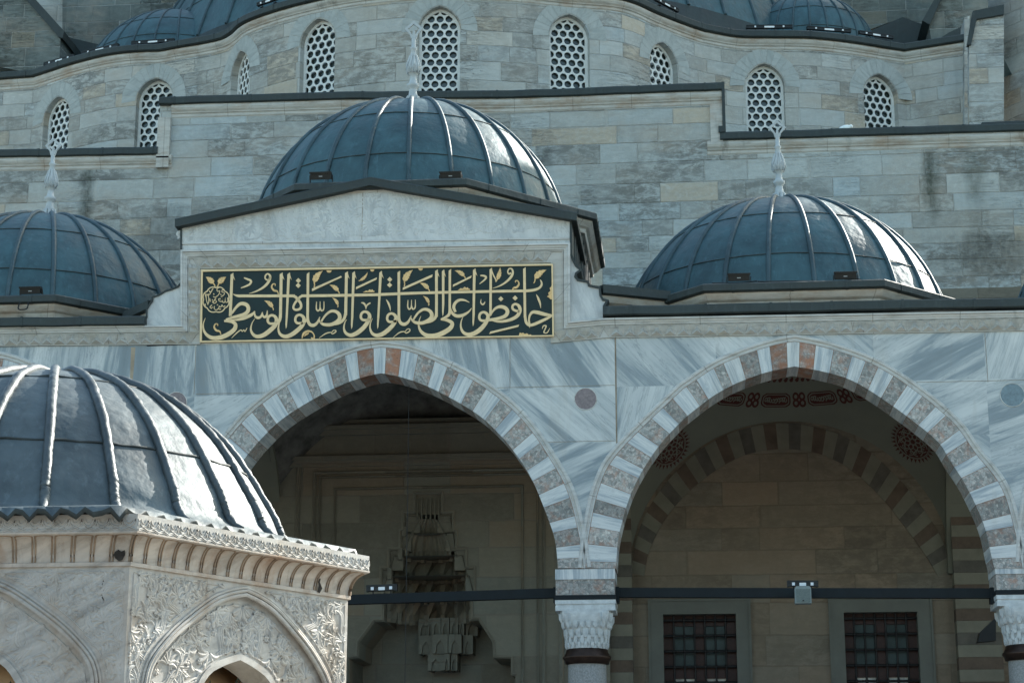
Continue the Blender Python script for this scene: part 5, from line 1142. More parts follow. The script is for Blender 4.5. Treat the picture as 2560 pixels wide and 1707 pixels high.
for S, pts in ((A, [(2088, 404), (2130, 382), (2150, 388), (2172, 366), (2190, 378), (2206, 364), (2214, 382), (2232, 385), (2228, 400)]), (B, [(1072, 378), (1110, 352), (1132, 358), (1160, 334), (1178, 350), (1198, 340), (1205, 356), (1226, 362), (1224, 374)]), (B, [(1836, 945), (1850, 905), (1866, 915), (1890, 908), (1912, 925), (1940, 915), (1960, 935), (1985, 930), (1998, 944)]), (B, [(2254, 300), (2240, 335), (2222, 350), (2232, 385), (2205, 410), (2212, 440), (2190, 455), (2215, 470), (2232, 490), (2256, 488)]), (A, [(1630, 128), (1640, 152), (1665, 160), (1690, 150), (1698, 128)]), (A, [(2178, 118), (2188, 140), (2205, 146), (2224, 138), (2232, 117)]), (B, [(578, 103), (588, 126), (608, 133), (628, 124), (638, 102)])): shape(q, S, pts)
q.build('gilded_leaf', M_GOLD2, sign)
q = MB(); cl = []
for k in range(97):
    a = 2*math.pi*k/96; r = 150+14*abs(math.sin(a*4)); cl.append((250+r*1.03*math.cos(a), 495+r*math.sin(a), 13))
brush(q, A, cl, sm=1)
for pts in ([(355, 385), (330, 372), (325, 400), (350, 405), (352, 430), (310, 462)], [(290, 345), (262, 360), (270, 392), (296, 385), (285, 430), (240, 465), (215, 455)], [(215, 352), (200, 375), (190, 400), (165, 385), (180, 415), (150, 440), (118, 425), (120, 460)], [(125, 440), (130, 500), (150, 560)], [(150, 420), (160, 500), (155, 545)], [(395, 470), (398, 520), (370, 525), (365, 470), (362, 520), (335, 528), (330, 465), (328, 515), (290, 512), (285, 485), (310, 488)], [(240, 500), (255, 520), (235, 540), (215, 535), (230, 500), (250, 475)], [(172, 480), (178, 520)], [(365, 570), (340, 585), (325, 560), (312, 588), (290, 575), (285, 600), (250, 625), (225, 600), (232, 575)], [(200, 560), (175, 585), (190, 605), (205, 585)], [(110, 545), (120, 570), (105, 560)]):
    brush(q, A, [(x, y, 9) for x, y in pts], sm=4)
for x, y in ((205, 500), (208, 525), (290, 640-25), (305, 612), (310, 430), (222, 425), (268, 560)): diamond(q, A, x, y, 9)
q.build('rosette', M_GOLD, sign)

# ------------------------------------------------------------------ floodlights, loudspeaker, cables, pigeon
def bar_light(P, Q, label, k=1.0):
    """a long wall-washing lamp: black channel with white tag and two stubs, from P to Q"""
    P, Q = Vector(P), Vector(Q); d = Q-P; L = d.length; mid = (P+Q)/2; t = d.normalized(); M = Matrix.Translation(mid) @ Matrix.Rotation(math.atan2(t.y, t.x), 4, 'Z') @ Matrix.Rotation(-math.asin(t.z), 4, 'Y')
    o = empty('linear_floodlight', mid, label, 'floodlight', 'long floodlights along the eaves and tie beams'); h = .042*k
    q = MB(); q.box(-L/2, L/2, -h, h, -h, h, M=M); q.box(-L/2-.01, -L/2+.02, -h*1.15, h*1.15, -h*1.15, h*1.15, M=M); q.box(L/2-.02, L/2+.01, -h*1.15, h*1.15, -h*1.15, h*1.15, M=M); q.box(-L/2, L/2, -h*1.3, -h, h*.6, h*1.2, M=M); q.build('lamp_body', M_BLACK, o)
    q = MB(); q.box(-L*.11, L*.11, -h*1.12, -h*.98, -h*.8, h*.35, M=M); q.build('white_label', M_WHITE, o)
    for s in (-1, 1):
        q = MB(); q.box(s*L*.31-.022*k, s*L*.31+.022*k, -h*1.5, -h*.9, -h*.7, h*.4, M=M); q.build('cable_gland', M_WHITE, o)
        q = MB(); q.tube([M @ Vector((s*L*.3, 0, -h)), M @ Vector((s*L*.3, .0, -h-.07*k))], .012, 6); q.box(s*L*.3-.05, s*L*.3+.05, -.04, .04, -h-.085*k, -h-.07*k, M=M); q.build('bracket', M_BLACK, o)
    return o
def on_eave(x0, y0, x1, y1, lab, back=.12):
    # end points standing just behind and above the curved eave
    a, b2 = H(x0, y0, ZE+.39), H(x1, y1, ZE+.39); bar_light(a, b2, lab, 1.0)
on_eave(112, 162, 187, 141, 'leftmost long floodlight on the curved eave, half in the pier\'s shadow')
on_eave(206, 135, 296, 114, 'second long floodlight from the left on the curved eave, tilted up to the right')
on_eave(330, 109, 436, 102, 'level long floodlight before the left lead half dome on the curved eave')
on_eave(1866, 69, 1980, 68, 'long floodlight before the left side of the right lead half dome')
on_eave(2018, 71, 2126, 79, 'long floodlight before the middle of the right lead half dome')
on_eave(2148, 82, 2232, 95, 'rightmost long floodlight on the curved eave, sloping down to the right')
on_eave(1637, -2, 1694, 28, 'steep sunlit floodlight at the right shoulder of the high curved eave')
on_eave(645, 13, 700, -6, 'steep long floodlight at the left shoulder of the high curved eave')
bar_light(F(918, 1471, YC-.02), F(992, 1468, YC-.02), 'long floodlight on the tie beam of the middle arch beside the fountain', 1.05)
bar_light(F(1969, 1459, YC-.02), F(2044, 1459, YC-.02), 'long floodlight on the tie beam of the right arch above the loudspeaker', 1.0)
def flood(px, py, Y, label):
    P = F(px, py, Y); o = empty('floodlight', P, label, 'floodlight', 'small floodlights at the feet of the domes'); w_ = .175
    q = MB(); M = Matrix.Translation(P) @ Matrix.Rotation(R(18), 4, 'X'); q.box(-w_, w_, -.06, .06, -.055, .06, M=M); q.box(-w_-.012, w_+.012, -.075, -.055, .045, .075, M=M)
    for k in range(7): q.box(-w_*.9+k*w_*.3-.006, -w_*.9+k*w_*.3+.006, .06, .09, -.05, .05, M=M)
    q.build('lamp_body', M_BLACK, o)
    q = MB(); q.box(-.03, .03, -.0615, -.060, -.01, .005, M=M); q.build('white_label', plain('grey_tag', (.3, .32, .33), .5, 0, .1), o)
    q = MB()
    for s in (-1, 1): q.box(s*(w_+.016)-.006, s*(w_+.016)+.006, -.02, .02, -.12, .02, M=M)
    q.box(-w_-.02, w_+.02, -.02, .02, -.125, -.115, M=M); q.build('bracket', M_BLACK, o)
for px, py, dm, lab in ((803, 441, DC, 'small black floodlight at the left foot of the middle dome'), (1127, 440, DC, 'small black floodlight at the right foot of the middle dome'), (1847, 694, DR, 'small black floodlight at the left foot of the right dome'), (2113, 690, DR, 'small black floodlight near the sunlit foot of the right dome'), (78, 727, DL, 'small black floodlight with a hanging cable loop at the foot of the left dome')):
    flood(px, py, YD-3.44+.12, lab)
def cable(pts, lab, r=.012):
    q = MB(); q.tube([Vector(t) for t in catmull([tuple(p) for p in pts], 8)], r, 6); tag(q.build('cable', M_BLACK), lab, 'cable')
cable([F(60, 741, 29.94), F(48, 760, 29.9), F(46, 772, 29.88), F(56, 774, 29.87), F(68, 770, 29.88), F(71, 752, 29.92), F(68, 742, 29.96)], 'black cable loop hanging over the eave below the left dome\'s floodlight')
zc_ = DR[2]+.035
cable([H(x, y, zc_+dz) for x, y, dz in ((1780, 708, 0), (1850, 707, .02), (1890, 703, .03), (1905, 704, 0), (1990, 703, .0), (2090, 703, .02), (2140, 698, .06), (2160, 701, .02), (2195, 702, 0))], 'thin black cable lying along the eave at the foot of the right dome')
zc_ = DL[2]+.035
cable([H(x, y, zc_+dz) for x, y, dz in ((-40, 745, 0), (20, 742, .02), (70, 742, .03), (130, 743, .02), (180, 746, .02), (240, 758, .03), (300, 776, .02))], 'thin black cable lying along the eave at the foot of the left dome')
P = F(2007, 1487, YC-.24); sp = empty('loudspeaker', P, 'grey box loudspeaker hanging on the tie beam of the right arch', 'loudspeaker')
M_SPK = plain('grey_speaker_case', (.20, .24, .235), .6, 0, .08, 9, .05); w_ = .125
q = MB(); prof = [(-w_, -.135), (w_, -.135), (w_, .10), (w_*.8, .13), (-w_*.8, .13), (-w_, .10)]; q.prism([(P.x+x, P.y-.1, P.z+z) for x, z in prof], Vector((0, .2, 0))); q.build('case', M_SPK, sp)
q = MB(); q.box(P.x-w_*.86, P.x+w_*.86, P.y-.108, P.y-.1, P.z-.12, P.z+.085); q.build('grille', plain('speaker_grille', (.13, .16, .15), .8, 0, .2, 60, .3), sp)
q = MB(); q.box(P.x-.014, P.x+.014, P.y-.112, P.y-.107, P.z-.105, P.z-.085); q.build('badge', M_BLACK, sp)
q = MB(); q.box(P.x-.03, P.x+.03, P.y+.1, P.y+.18, P.z-.03, P.z+.03); q.build('bracket', M_BLACK, sp)
# dark horn behind the right-hand capital
a = F(2440, 1585, YB-1.2); hn = MB(); hn.prism([F(2445, 1604, 34.0), F(2490, 1600, 34.0), F(2490, 1542, 34.0), F(2450, 1580, 34.0)], Vector((0, .25, 0))); tag(hn.build('wall_bracket', M_BLACK), 'dark wedge-shaped bracket sticking out beside the capital of the right column', 'bracket')
# pigeon asleep on the lower roof edge
P = F(2111, 325, YG-.05); pg = MB(); n = 14
prof = [(-.21, .012, .005), (-.15, .03, .02), (-.08, .06, .05), (0, .078, .065), (.07, .07, .075), (.11, .05, .085), (.14, .045, .105), (.165, .04, .11), (.19, .025, .1), (.2, .004, .095)]
pg.grid([[Vector((P.x+x, P.y+r*.8*math.sin(2*math.pi*k/n), P.z-.03+z+r*math.cos(2*math.pi*k/n))) for k in range(n)] for x, r, z in prof], 0, True, True)
pgo = tag(pg.build('pigeon', plain('white_feathers', (.72, .78, .78), .8, 0, .08, 20, .1)), 'white pigeon resting on the lead edge between the two right lattice windows', 'pigeon')
q = MB(); q.lathe([(.008, 0), (.001, .03)], (0, 0, 0), 8); q.v = [(P.x+.2+v[2], P.y+v[0], P.z+.06+v[1]) for v in q.v]; q.build('beak', plain('dark_beak', (.1, .08, .07)), pgo)
q = MB(); q.prism([(P.x-.2, P.y-.03, P.z-.03), (P.x-.29, P.y-.035, P.z-.04), (P.x-.29, P.y+.035, P.z-.04), (P.x-.2, P.y+.03, P.z-.03)], Vector((0, 0, .014))); q.build('tail', plain('grey_tail', (.10, .16, .18), .8), pgo)
# unseen tower added outside the picture to the right, to shade the right-hand dome
MX, MY = 19.8, 56.
mn = empty('shade_minaret', (MX, MY, 0), 'tall pale stone tower, unseen, added beyond the right edge of the court to shade the right dome', 'shade_minaret')
q = MB(); q.lathe([(2.1, 0), (2.1, 14), (1.62, 17), (1.58, 34), (2.2, 35.5), (2.2, 36.6), (1.25, 36.6), (1.2, 48)], (MX, MY, 0), 32, 0, smooth=False); q.build('shaft', M_ASH2, mn)
q = MB(); q.lathe([(1.35, 48), (.02, 57)], (MX, MY, 0), 32); q.build('spire', M_LEAD, mn)

# ------------------------------------------------------------------ THE FOUNTAIN KIOSK
def fmarble(name, base, rust, amt):
    m, nt, b = newmat(name, .55, 0, .4); p = obn(nt); B = Vector(base)
    pv = nd(nt, 'ShaderNodeVectorRotate', {'Vector': p, 'Angle': .5}, rotation_type='Y_AXIS').outputs[0]
    n = noise(nt, vmul(nt, pv, (2., 2., 9.)), 1.1, 6, .62, .8)
    c = ramp(nt, n, [(.3, B*.66), (.47, B*.92), (.6, B*1.08), (.72, B*1.18)])
    g = noise(nt, vmul(nt, p, (1.9, 1.9, .9)), 1.2, 6, .68); c = mix(nt, ramp(nt, g, [(.48, gr(0)), (.7, gr(amt))]), c, rust)
    g2 = noise(nt, vmul(nt, p, (7., 7., .7)), 1., 5, .7); c = mix(nt, ramp(nt, g2, [(.56, gr(0)), (.78, gr(amt*.8))]), c, Vector(rust)*.55)
    nt.links.new(c, b.inputs['Base Color']); bump(nt, b, noise(nt, p, 24, 5, .7), .25, .008); return m
M_FM = fmarble('fountain_marble', (.44, .425, .39), (.33, .235, .155), .65)
M_FMC = fmarble('carved_fountain_marble', (.45, .435, .40), (.36, .28, .19), .5)
M_FCOR = fmarble('rust_stained_cornice', (.47, .42, .36), (.27, .145, .07), .8)
M_FRIB = fmarble('brown_rib', (.30, .22, .15), (.10, .055, .03), .9)
M_FLEAD = lead('fountain_lead', (.085, .108, .115), .57, .2, .4)
M_FROLL = lead('fountain_lead_roll', (.075, .09, .095), .52, .2, .45)
A = AT(346, 1292, 15.0); ZF = A.z; Bp = H(929, 1398, ZF); sF = (Bp-A).length; dAB = (Bp-A).normalized()
rot = Matrix.Rotation(R(60), 3, 'Z'); FC = A+(rot @ dAB)*sF; FC.z = 0
RE = sF; APE = RE*math.cos(math.pi/6); OV = .18; APB = APE-OV; RB = APB/math.cos(math.pi/6); WB_ = RB      # facet width of a hexagon equals its radius
fountain = empty('fountain_kiosk', FC, 'carved marble fountain kiosk with ribbed lead dome and scalloped eave standing in the court', 'fountain')
a0 = math.atan2(A.y-FC.y, A.x-FC.x)
def frame(k):
    am = a0+math.pi/3*k+math.pi/6; n = Vector((math.cos(am), math.sin(am), 0)); t = Vector((-n.y, n.x, 0)); return n, t     # facet k runs from corner k (left as seen from outside) ... t points to the right
def fp(k, s, z, o=0.): n, t = frame(k); p = FC+n*(APB+o)+t*s; return Vector((p.x, p.y, z))
def fpx(k, px, py, o=0.):
    n, t = frame(k); p0 = FC+n*(APB+o); P = PL(px, py, p0, n); return (P-p0).dot(t), P.z
K0 = 0                                       # the facet to the right of the near corner
hexE = lambda r, z: [Vector((FC.x+r*math.cos(a0+math.pi/3*k), FC.y+r*math.sin(a0+math.pi/3*k), z)) for k in range(6)]
nB, tB = frame(0); cornB = FC+Vector((math.cos(a0), math.sin(a0), 0))*RB
zC1 = PL(326, 1403, cornB, -Vector((ray(326, 1403).x, ray(326, 1403).y, 0)).normalized()).z; zBand = ZF-.105; zC2 = zC1-.035
print('fountain', FC, sF, APB, ZF, zBand, zC1, 'facet0 px', [to_px(fp(0, s, zC1)) for s in (-WB_/2, WB_/2)])
# cornice: band, cavetto, fillet
q = MB(); q.sweep(hexE(RB, 0), [(-.1, zC2-.02), (.022, zC2), (.022, zC1-.006), (.008, zC1)]+[(.008+(OV-.045)*(1-math.cos(t))**1.0, zC1+(zBand-zC1-.02)*math.sin(t)) for t in [math.pi/2*i/8 for i in range(1, 9)]]+[(OV-.025, zBand-.02), (OV-.012, zBand-.012), (OV-.012, zBand)], closed=True); q.build('cornice', M_FCOR, fountain)
q = MB(); q.sweep(hexE(RB, 0), [(OV-.2, zBand), (OV-.018, zBand), (OV-.018, ZF+.03), (OV-.2, ZF+.03)], closed=True); band = q.build('eave_band', M_FMC, fountain)
for k in range(6):
    q = MB(); n = 17; w_ = WB_/n
    def cv(u, o=.004): t = math.pi/2*u; return .008+(OV-.045)*(1-math.cos(t))+o, zC1+(zBand-zC1-.02)*math.sin(t)
    for i in range(n+1):
        s = -WB_/2+i*w_
        for ds in (-.013, .013):
            pts = []
            for j in range(9): u = j/8*.86; o, z = cv(u); pts.append(fp(k, s*(1+o/APB)+ds, z, o))
            q.tube(pts, .0075, 5, 0, False)
    for i in range(n):
        s = -WB_/2+(i+.5)*w_; pts = []
        for j in range(9): a = math.pi*j/8; o, z = cv(.80+.16*math.sin(a)**.7); pts.append(fp(k, (s-(w_/2-.014)*math.cos(a))*(1+o/APB), z, o))
        q.tube(pts, .0075, 5, 0, False)
    q.build('flute_rib', M_FRIB, fountain)
    # carved band under the lead: rows of nested loops and a zigzag
    q = MB(); L = RE-.04; n = 26; w_ = L/n; hb = ZF-zBand
    Q = lambda s, t: fp(k, s, zBand+hb*t, OV-.016)
    for i in range(n):
        s = -L/2+(i+.5)*w_
        q.tube([Q(s+w_*.46*math.cos(a), .92-.55*math.sin(a)) for a in [math.pi*j/8 for j in range(9)]], .007, 4, 0, False); q.tube([Q(s+w_*.24*math.cos(a), .92-.3*math.sin(a)) for a in [math.pi*j/6 for j in range(7)]], .006, 4, 0, False)
        q.tube([Q(s-w_/2, .12), Q(s, .34), Q(s+w_/2, .12)], .007, 4, 0, False); q.tube([Q(s-w_/2, .0+.02), Q(s, .2), Q(s+w_/2, .02)], .006, 4, 0, False); q.tube([Q(s-w_/2, .42), Q(s-w_/2, .7)], .007, 4, 0, False)
    q.build('carved_relief', M_FMC, band)

# walls: spandrel with its big arch, recessed field, small arch opening
oa = [fpx(0, x, y) for x, y in ((611, 1481), (650, 1500), (690, 1530), (748, 1597), (782, 1645), (813, 1707))]
s0 = oa[0][0]; oar = [(s-s0, z) for s, z in oa]; zb0 = oar[-1][1]; oar += [(oar[-1][0]+.05, zb0-.25), (oar[-1][0]+.06, zb0-.5)]
half_ = [tuple(t) for t in resample([Vector((a, b2, 0)) for a, b2, _ in catmull([(s, z, 0.) for s, z in oar], 6)], 28)]
AO = [(-s, z) for s, z, _ in half_[::-1]]+[(s, z) for s, z, _ in half_[1:]]                # left foot over the top to the right foot
REC = .045
ia = [fpx(0, x, y, -REC) for x, y in ((600, 1648), (642, 1673), (676, 1707))]; ia0 = ia[0][0]
iar = [(s-ia0, z) for s, z in ia]; iar += [(iar[-1][0]+.16, iar[-1][1]-.28), (iar[-1][0]+.2, iar[-1][1]-.6)]
half_i = [tuple(t) for t in resample([Vector((a, b2, 0)) for a, b2, _ in catmull([(s, z, 0.) for s, z in iar], 6)], 16)]
AI = [(-s, z) for s, z, _ in half_i[::-1]]+[(s, z) for s, z, _ in half_i[1:]]
hw_ = WB_/2; zlow2 = 0.
# carved leafwork
def arab(q, P, inside, box_, n, sc, seed, hgt=.016, ww=.016, border=()):
    rnd = random.Random(seed); pts_ = []
    for _ in range(n*30):
        if len(pts_) >= n: break
        s, z = rnd.uniform(0, box_[1]), rnd.uniform(box_[2], box_[3])
        if (inside(s, z) or inside(-s, z)) and all((s-a)**2+(z-b2)**2 > (sc*.72)**2 for a, b2 in pts_): pts_.append((s, z))
    def stroke(pl, w_):
        run = []
        hg = hgt*rnd.uniform(.72, 1.25)
        for (s, z) in pl+[None and 0 or (1e9, 1e9)]:
            if s < 1e8 and inside(s, z): run.append((s, z))
            else:
                if len(run) > 2:
                    m_ = len(run); rows = [[], [], [], []]
                    for i in range(m_):
                        a = run[max(0, i-1)]; b2 = run[min(m_-1, i+1)]; dx, dz = b2[0]-a[0], b2[1]-a[1]; d = math.hypot(dx, dz) or 1; nx, nz = -dz/d, dx/d; k = w_*(.35+.65*math.sin(math.pi*(i+.6)/(m_+.4)))
                        for r_, (o, h_) in zip(rows, ((1, -.002), (.5, hg*.85), (-.1, hg), (-1, -.002))): r_.append(P(run[i][0]+nx*k*o, run[i][1]+nz*k*o, h_))
                    q.grid(rows, 0, True)
                run = []
    for bd in border: stroke(bd, ww*.6)
    for (s_, z_) in pts_:
      st = rnd.getstate()
      for mir in (1, -1):
        rnd.setstate(st); kind = rnd.random(); a0_ = rnd.uniform(0, 6.28); sg = rnd.choice((-1, 1)); s, z = 0., z_
        def ms(pl, w_): stroke([(mir*(s_+x), zz_) for x, zz_ in pl], w_)
        if kind < .42:   # spiral stem with broad leaves outside and a rosette in its eye
            pl = []; N = 24
            for i in range(N): t = i/(N-1); r_ = sc*(.95*(1-t)+.2); a = a0_+sg*t*5.4; pl.append((s+r_*math.cos(a), z+r_*math.sin(a)))
            ms(pl, ww*.6)
            for i in (3, 7, 11, 15, 19):
                bx, bz = pl[i]; a = math.atan2(bz-z, bx-s)+sg*.7; ln = sc*.55*(1-i/40); ms([(bx+ln*t*math.cos(a+sg*t*1.1), bz+ln*t*math.sin(a+sg*t*1.1)) for t in [j/6 for j in range(7)]], ww*1.7)
            for j in range(6): a = a0_+j*1.047; ms([(s+sc*.2*t*math.cos(a), z+sc*.2*t*math.sin(a)) for t in [.1+.3*i for i in range(4)]], ww*1.1)
        elif kind < .78:  # palmette
            for j in range(-3, 4):
                a = a0_+j*.38; L_ = sc*(1.05-.09*abs(j)); ms([(s+L_*(.08+.92*t)*math.cos(a+j*.2*t*t), z+L_*(.08+.92*t)*math.sin(a+j*.2*t*t)) for t in [i/8 for i in range(9)]], ww*1.35)
        else:            # long serrated leaf
            for o in (-1, 0, 1): ms([(s+sc*1.3*(t-.5)*2*math.cos(a0_)-(sc*.4*math.sin(t*6.28)+o*ww*1.7*math.sin(t*3.1))*math.sin(a0_), z+sc*1.3*(t-.5)*2*math.sin(a0_)+(sc*.4*math.sin(t*6.28)+o*ww*1.7*math.sin(t*3.1))*math.cos(a0_)) for t in [i/18 for i in range(19)]], ww*1.2)
def in_arch(arc, s, z, m=0.):
    if z < arc[0][1]: return abs(s) < arc[-1][0]-m
    best = None
    for (x0, z0), (x1, z1) in zip(arc[:-1], arc[1:]):
        if min(x0, x1) <= s <= max(x0, x1) and x1 != x0: zz_ = z0+(z1-z0)*(s-x0)/(x1-x0); best = zz_ if best is None else max(best, zz_)
    return best is not None and z < best-m
for k in range(6):
    q = MB(); P = lambda s, z, o=0.: fp(k, s, z, o)
    pl = [P(-hw_, zlow2), P(AO[0][0], zlow2)]+[P(s, z) for s, z in AO]+[P(AO[-1][0], zlow2), P(hw_, zlow2), P(hw_, zC2), P(-hw_, zC2)]
    q.face(pl)
    ao2 = [(AO[0][0], zlow2)]+AO+[(AO[-1][0], zlow2)]
    q.grid([[P(s, z) for s, z in ao2], [P(s, z, -REC) for s, z in ao2]], 0, False)
    wl_ = q.build('arcade_wall', M_FM, fountain)
    q = MB(); ai2 = [(AI[0][0], zlow2)]+AI+[(AI[-1][0], zlow2)]
    q.face([P(AO[0][0], zlow2, -REC), P(AI[0][0], zlow2, -REC)]+[P(s, z, -REC) for s, z in AI]+[P(AI[-1][0], zlow2, -REC), P(AO[-1][0], zlow2, -REC)]+[P(s, z, -REC) for s, z in AO[::-1]])
    q.grid([[P(s, z, -REC) for s, z in ai2], [P(s, z, -REC-.3) for s, z in ai2]], 0, False); ty = q.build('arch_field', M_FM, fountain)
    q = MB()
    for (o1, o2, h_) in ((-.03, .0, .02), (.006, .03, .028), (.034, .055, .016)):
        def off(arc, d):
            out = []
            for i, p in enumerate(arc):
                a, b2 = arc[max(0, i-1)], arc[min(len(arc)-1, i+1)]; dx, dz = b2[0]-a[0], b2[1]-a[1]; L_ = math.hypot(dx, dz); out.append((p[0]-dz/L_*d, p[1]+dx/L_*d))
            return out
        a_, b_ = off(AO, o1), off(AO, o2); m_ = off(AO, (o1+o2)/2); q.grid([[P(s, z, -.01) for s, z in a_], [P(s, z, h_*.75) for s, z in a_], [P(s, z, h_) for s, z in m_], [P(s, z, h_*.75) for s, z in b_], [P(s, z, -.01) for s, z in b_]], 0, False)
    q.build('arch_moulding', M_FM, fountain)
    q = MB(); a_ = off(AI, -.004); b_ = off(AI, .05); q.grid([[P(s, z, -REC-.02) for s, z in a_], [P(s, z, -REC+.014) for s, z in a_], [P(s, z, -REC+.014) for s, z in b_], [P(s, z, -REC-.01) for s, z in b_]], 0, False); q.build('arch_moulding', M_FM, ty)
    if k in (0, 5):
        out_arc = off(AO, .08)
        for sd_ in (1, -1):
          q = MB(); arab(q, P, lambda s, z, sd_=sd_: s*sd_ > .012 and abs(s) < hw_-.03 and zb0-.35 < z < zC2-.03 and not in_arch(out_arc, s, z), (-hw_, hw_, zb0-.35, zC2), 90, .11, 5+k, (.011 if k == 0 else .008), .0125, [off(AO, .10), [(sd_*(hw_-.045), zb0-.3+.04*i) for i in range(40)], [(sd_*(.02+.03*i), zC2-.045) for i in range(60)]]); q.build('carved_relief', M_FMC, wl_)
        ins = off(AO, -.07); inn_ = off(AI, .07)
        for sd_ in (1, -1):
          q = MB(); arab(q, lambda s, z, o: P(s, z, o-REC), lambda s, z, sd_=sd_: s*sd_ > .008 and z > zb0-.35 and in_arch(ins, s, z) and not in_arch(inn_, s, z), (-hw_, hw_, zb0-.35, zC2), 60, .15, 9+k, (.013 if k == 0 else .009), .017, [off(AO, -.085), off(AI, .085)]); q.build('carved_relief', M_FMC, ty)
M_HOLE = plain('dark_crumbled_hole', (.03, .026, .022), .95, 0, .5, 20, .3)
def chip(k, pts, o): q = MB(); q.face([fp(k, *fpx(k, x, y, o), o) for x, y in pts]); q.build('chipped_hole', M_HOLE, fountain)
chip(5, [(258, 1449), (266, 1450), (261, 1457), (264, 1464), (258, 1469), (262, 1474), (256, 1480), (263, 1486), (256, 1490), (260, 1497), (256, 1505), (252, 1498), (256, 1489), (251, 1484), (257, 1474), (254, 1463)], .004)
chip(5, [(288, 1378), (296, 1373), (303, 1378), (312, 1374), (313, 1386), (306, 1399), (297, 1402), (287, 1394), (284, 1386)], .03)
chip(0, [(795, 1437), (803, 1440), (800, 1455), (806, 1470), (799, 1482), (793, 1478), (797, 1462), (793, 1450)], .03)
M_FIN = plain('brown_painted_plaster', (.62, .43, .25), .8, 0, .2, 3, .05); M_FLOR = plain('dark_green_paint', (.05, .06, .045), .8, 0, .3, 20, 0)
q = MB(); ir = RB-.45; hx = hexE(ir, 0); zt7 = oar[0][1]
q.lathe([(ir*.87, 0), (ir*.87, zb0-.15), (ir*.7, zb0+.25), (ir*.4, zb0+.45), (.02, zb0+.55)], (FC.x, FC.y, 0), 36); ins_ = q.build('inner_vault', M_FIN, fountain)
q = MB(); rnd = random.Random(4)
for k in (0, 5):
    n, t = frame(k)
    for i in range(26):
        s = rnd.uniform(-.55, .55); z = rnd.uniform(zb0-.35, zb0+.13); a = rnd.uniform(0, 6.28); c_ = FC+n*(ir*.87*.985)+t*s
        for j in range(5):
            b2 = a+j*1.25; L_ = rnd.uniform(.05, .09); P_ = lambda u, v: Vector((c_.x, c_.y, z))+t*u+Vector((0, 0, v))+n*.06
            q.face([P_(0, 0), P_(L_*.6*math.cos(b2-.35), L_*.6*math.sin(b2-.35)), P_(L_*math.cos(b2), L_*math.sin(b2)), P_(L_*.6*math.cos(b2+.35), L_*.6*math.sin(b2+.35))])
q.build('painted_flower', M_FLOR, ins_)
# lead dome with a flared brim and scalloped edge
RD = 2.18; FD = FC-Vector((.16*_cy, .16*_sy, 0))
def hexr(a): k = ((a-a0) % (math.pi/3))-math.pi/6; return APE/math.cos(k)
def fl_prof(hh):
    pr = [(2.13, .28), (2.08, .40), (2.0, .54), (1.84, .81), (1.645, 1.09), (1.37, 1.36), (1.09, 1.56), (.6, 1.75), (.03, 1.82)]
    pr = catmull([(r, z, 0.) for r, z in pr], 3); return [(2.32, .125), (2.25, .145), (2.19, .19), (2.15, .235)]+[(r, .28+(z-.28)*hh/1.4) for r, z, _ in pr]
cam_a = math.atan2(EYE.y-FD.y, EYE.x-FD.x)
for i in range(300):
    hh = .9+i*.005
    if min(to_px((FD.x+r*math.cos(cam_a), FD.y+r*math.sin(cam_a), ZF+z))[1] for r, z in fl_prof(hh)) <= 925: break
print('fountain dome', RD, hh)
FPR = fl_prof(hh)
NA = 288; AA = [a0+2*math.pi*k/NA for k in range(NA)]
def brim(a, o, dz): r = hexr(a)+o; return Vector((FD.x+r*math.cos(a), FD.y+r*math.sin(a), ZF+dz))
def scal(a):   # scalloped lower edge, cusps about 17 cm apart
    k = ((a-a0) % (math.pi/3))/(math.pi/3); s = APE*math.tan((k-.5)*math.pi/3)+RE/2; n = round(RE/.175); return abs(math.sin(math.pi*s/RE*n))
q = MB(); rows = [[Vector((FD.x+r*math.cos(a), FD.y+r*math.sin(a), ZF+z)) for a in AA] for r, z in FPR[::-1]]
rows += [[brim(a, -.05, .105) for a in AA], [brim(a, .015, .09) for a in AA], [brim(a, .05, -.005+.085*scal(a)) for a in AA]]
q.grid(rows, 0, True, True); dome = q.build('dome', M_FLEAD, fountain)
q = MB(); q.grid([rows[-1], [brim(a, .054, -.05+.085*scal(a)) for a in AA], [brim(a, -.01, -.03+.08*scal(a)) for a in AA], [brim(a, -.03, .06) for a in AA]], 0, True, True); q.build('scalloped_edge', M_LDARK, dome)  # shade under the scallops is put into the darker lead colour
rib_a = math.atan2(*(lambda p: (p.y-FC.y, p.x-FC.x))(H(108, 1285, ZF+.3)))
rib_a = cam_a-R(.8)
for k in range(24):
    a = rib_a+2*math.pi*k/24; rnd = random.Random(k)
    pts = [Vector((FD.x+(r+.012)*math.cos(a), FD.y+(r+.012)*math.sin(a), ZF+z+.006)) for r, z in FPR[:-1]]
    pts = [Vector(t) for t in catmull([tuple(p) for p in pts], 3)]; pts = [p+Vector((rnd.uniform(-.004, .004), rnd.uniform(-.004, .004), 0)) for p in pts]
    q = MB(); q.tube(pts, [(.042+rnd.uniform(-.003, .003))*min(1, .35+i_*.12) for i_, _ in enumerate(pts)], 10); q.build('roll', M_FROLL, dome)
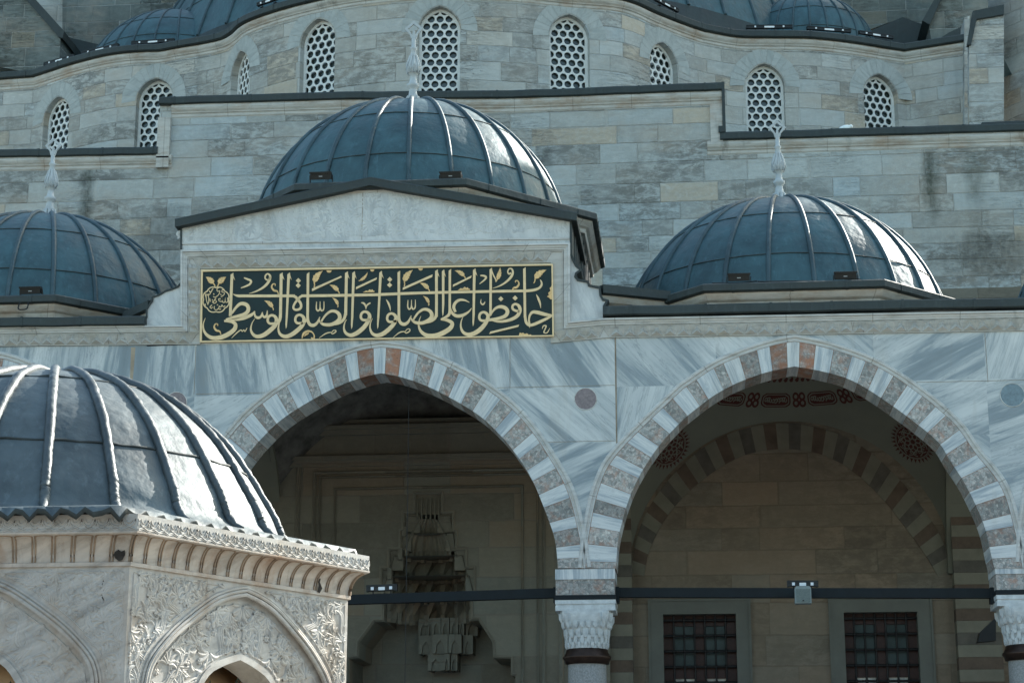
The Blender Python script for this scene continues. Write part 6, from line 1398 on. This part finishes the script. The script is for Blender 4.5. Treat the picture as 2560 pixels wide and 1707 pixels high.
for (i, rr_) in ((13, .012), (22, .012)):
    r, z = FPR[i]; q = MB(); q.tube([(FD.x+(r+.004)*math.cos(2*math.pi*k/96), FD.y+(r+.004)*math.sin(2*math.pi*k/96), ZF+z+random.uniform(-.008, .008)) for k in range(97)], rr_, 5); q.build('seam', M_LDARK, dome)
q = MB(); q.lathe([(.3, -.02), (.28, .05), (.12, .1), (.1, .3), (.02, .5)], (FC.x, FC.y, ZF+.36+hh), 20); 
q = MB(); q.sweep(hexE(RB-.3, 0), [(0, ZF-.06), (-2.2, ZF-.05)], closed=True); q.build('ceiling', M_FIN, fountain)

print('rib px', [round(to_px((FD.x+RD*math.cos(rib_a+2*math.pi*k/24), FD.y+RD*math.sin(rib_a+2*math.pi*k/24), ZF+.36))[0]) for k in range(-1, 7)], 'center', to_px((FC.x, FC.y, ZF+.3)))
print('normal cam angle', math.degrees(math.atan2(nB.x, -nB.y))-5.5)
# arcades round the other sides of the court, behind the camera
ca = empty('court_arcade', (0, -16, 0), 'low pale arcade ranges closing the other sides of the court behind the viewer', 'arcade')
q = MB(); q.box(-30, 30, -24, -16, 4.2, 10); 
for k in range(10): x = -30+k*6.6; q.tube([(x, -16.4, 0), (x, -16.4, 4.3)], .35, 12)
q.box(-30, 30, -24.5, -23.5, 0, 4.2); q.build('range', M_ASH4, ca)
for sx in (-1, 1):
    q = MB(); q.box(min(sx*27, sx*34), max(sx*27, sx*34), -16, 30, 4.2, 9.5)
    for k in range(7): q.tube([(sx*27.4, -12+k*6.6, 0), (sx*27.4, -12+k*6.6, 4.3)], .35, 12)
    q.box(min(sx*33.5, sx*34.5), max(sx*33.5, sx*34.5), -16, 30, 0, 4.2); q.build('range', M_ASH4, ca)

# faint carving on the gable
gx = F(925, 520, YF).x; gz0, gz1 = F(925, 592, YF).z, F(925, 470, YF).z; gw = F(1415, 560, YF).x-gx; gh = F(925, 545, YF).z
q = MB(); arab(q, lambda s, z, o: Vector((gx+s, YF-o, z)), lambda s, z: abs(s) < gw and gz0 < z < gz1-(gz1-gh)*abs(s)/gw*1.12-.05, (-gw, gw, gz0, gz1), 60, .2, 77, .006, .014); q.build('carved_relief', M_MARBP, [o for o in portico.children if o.name == 'gable_slab'][0])
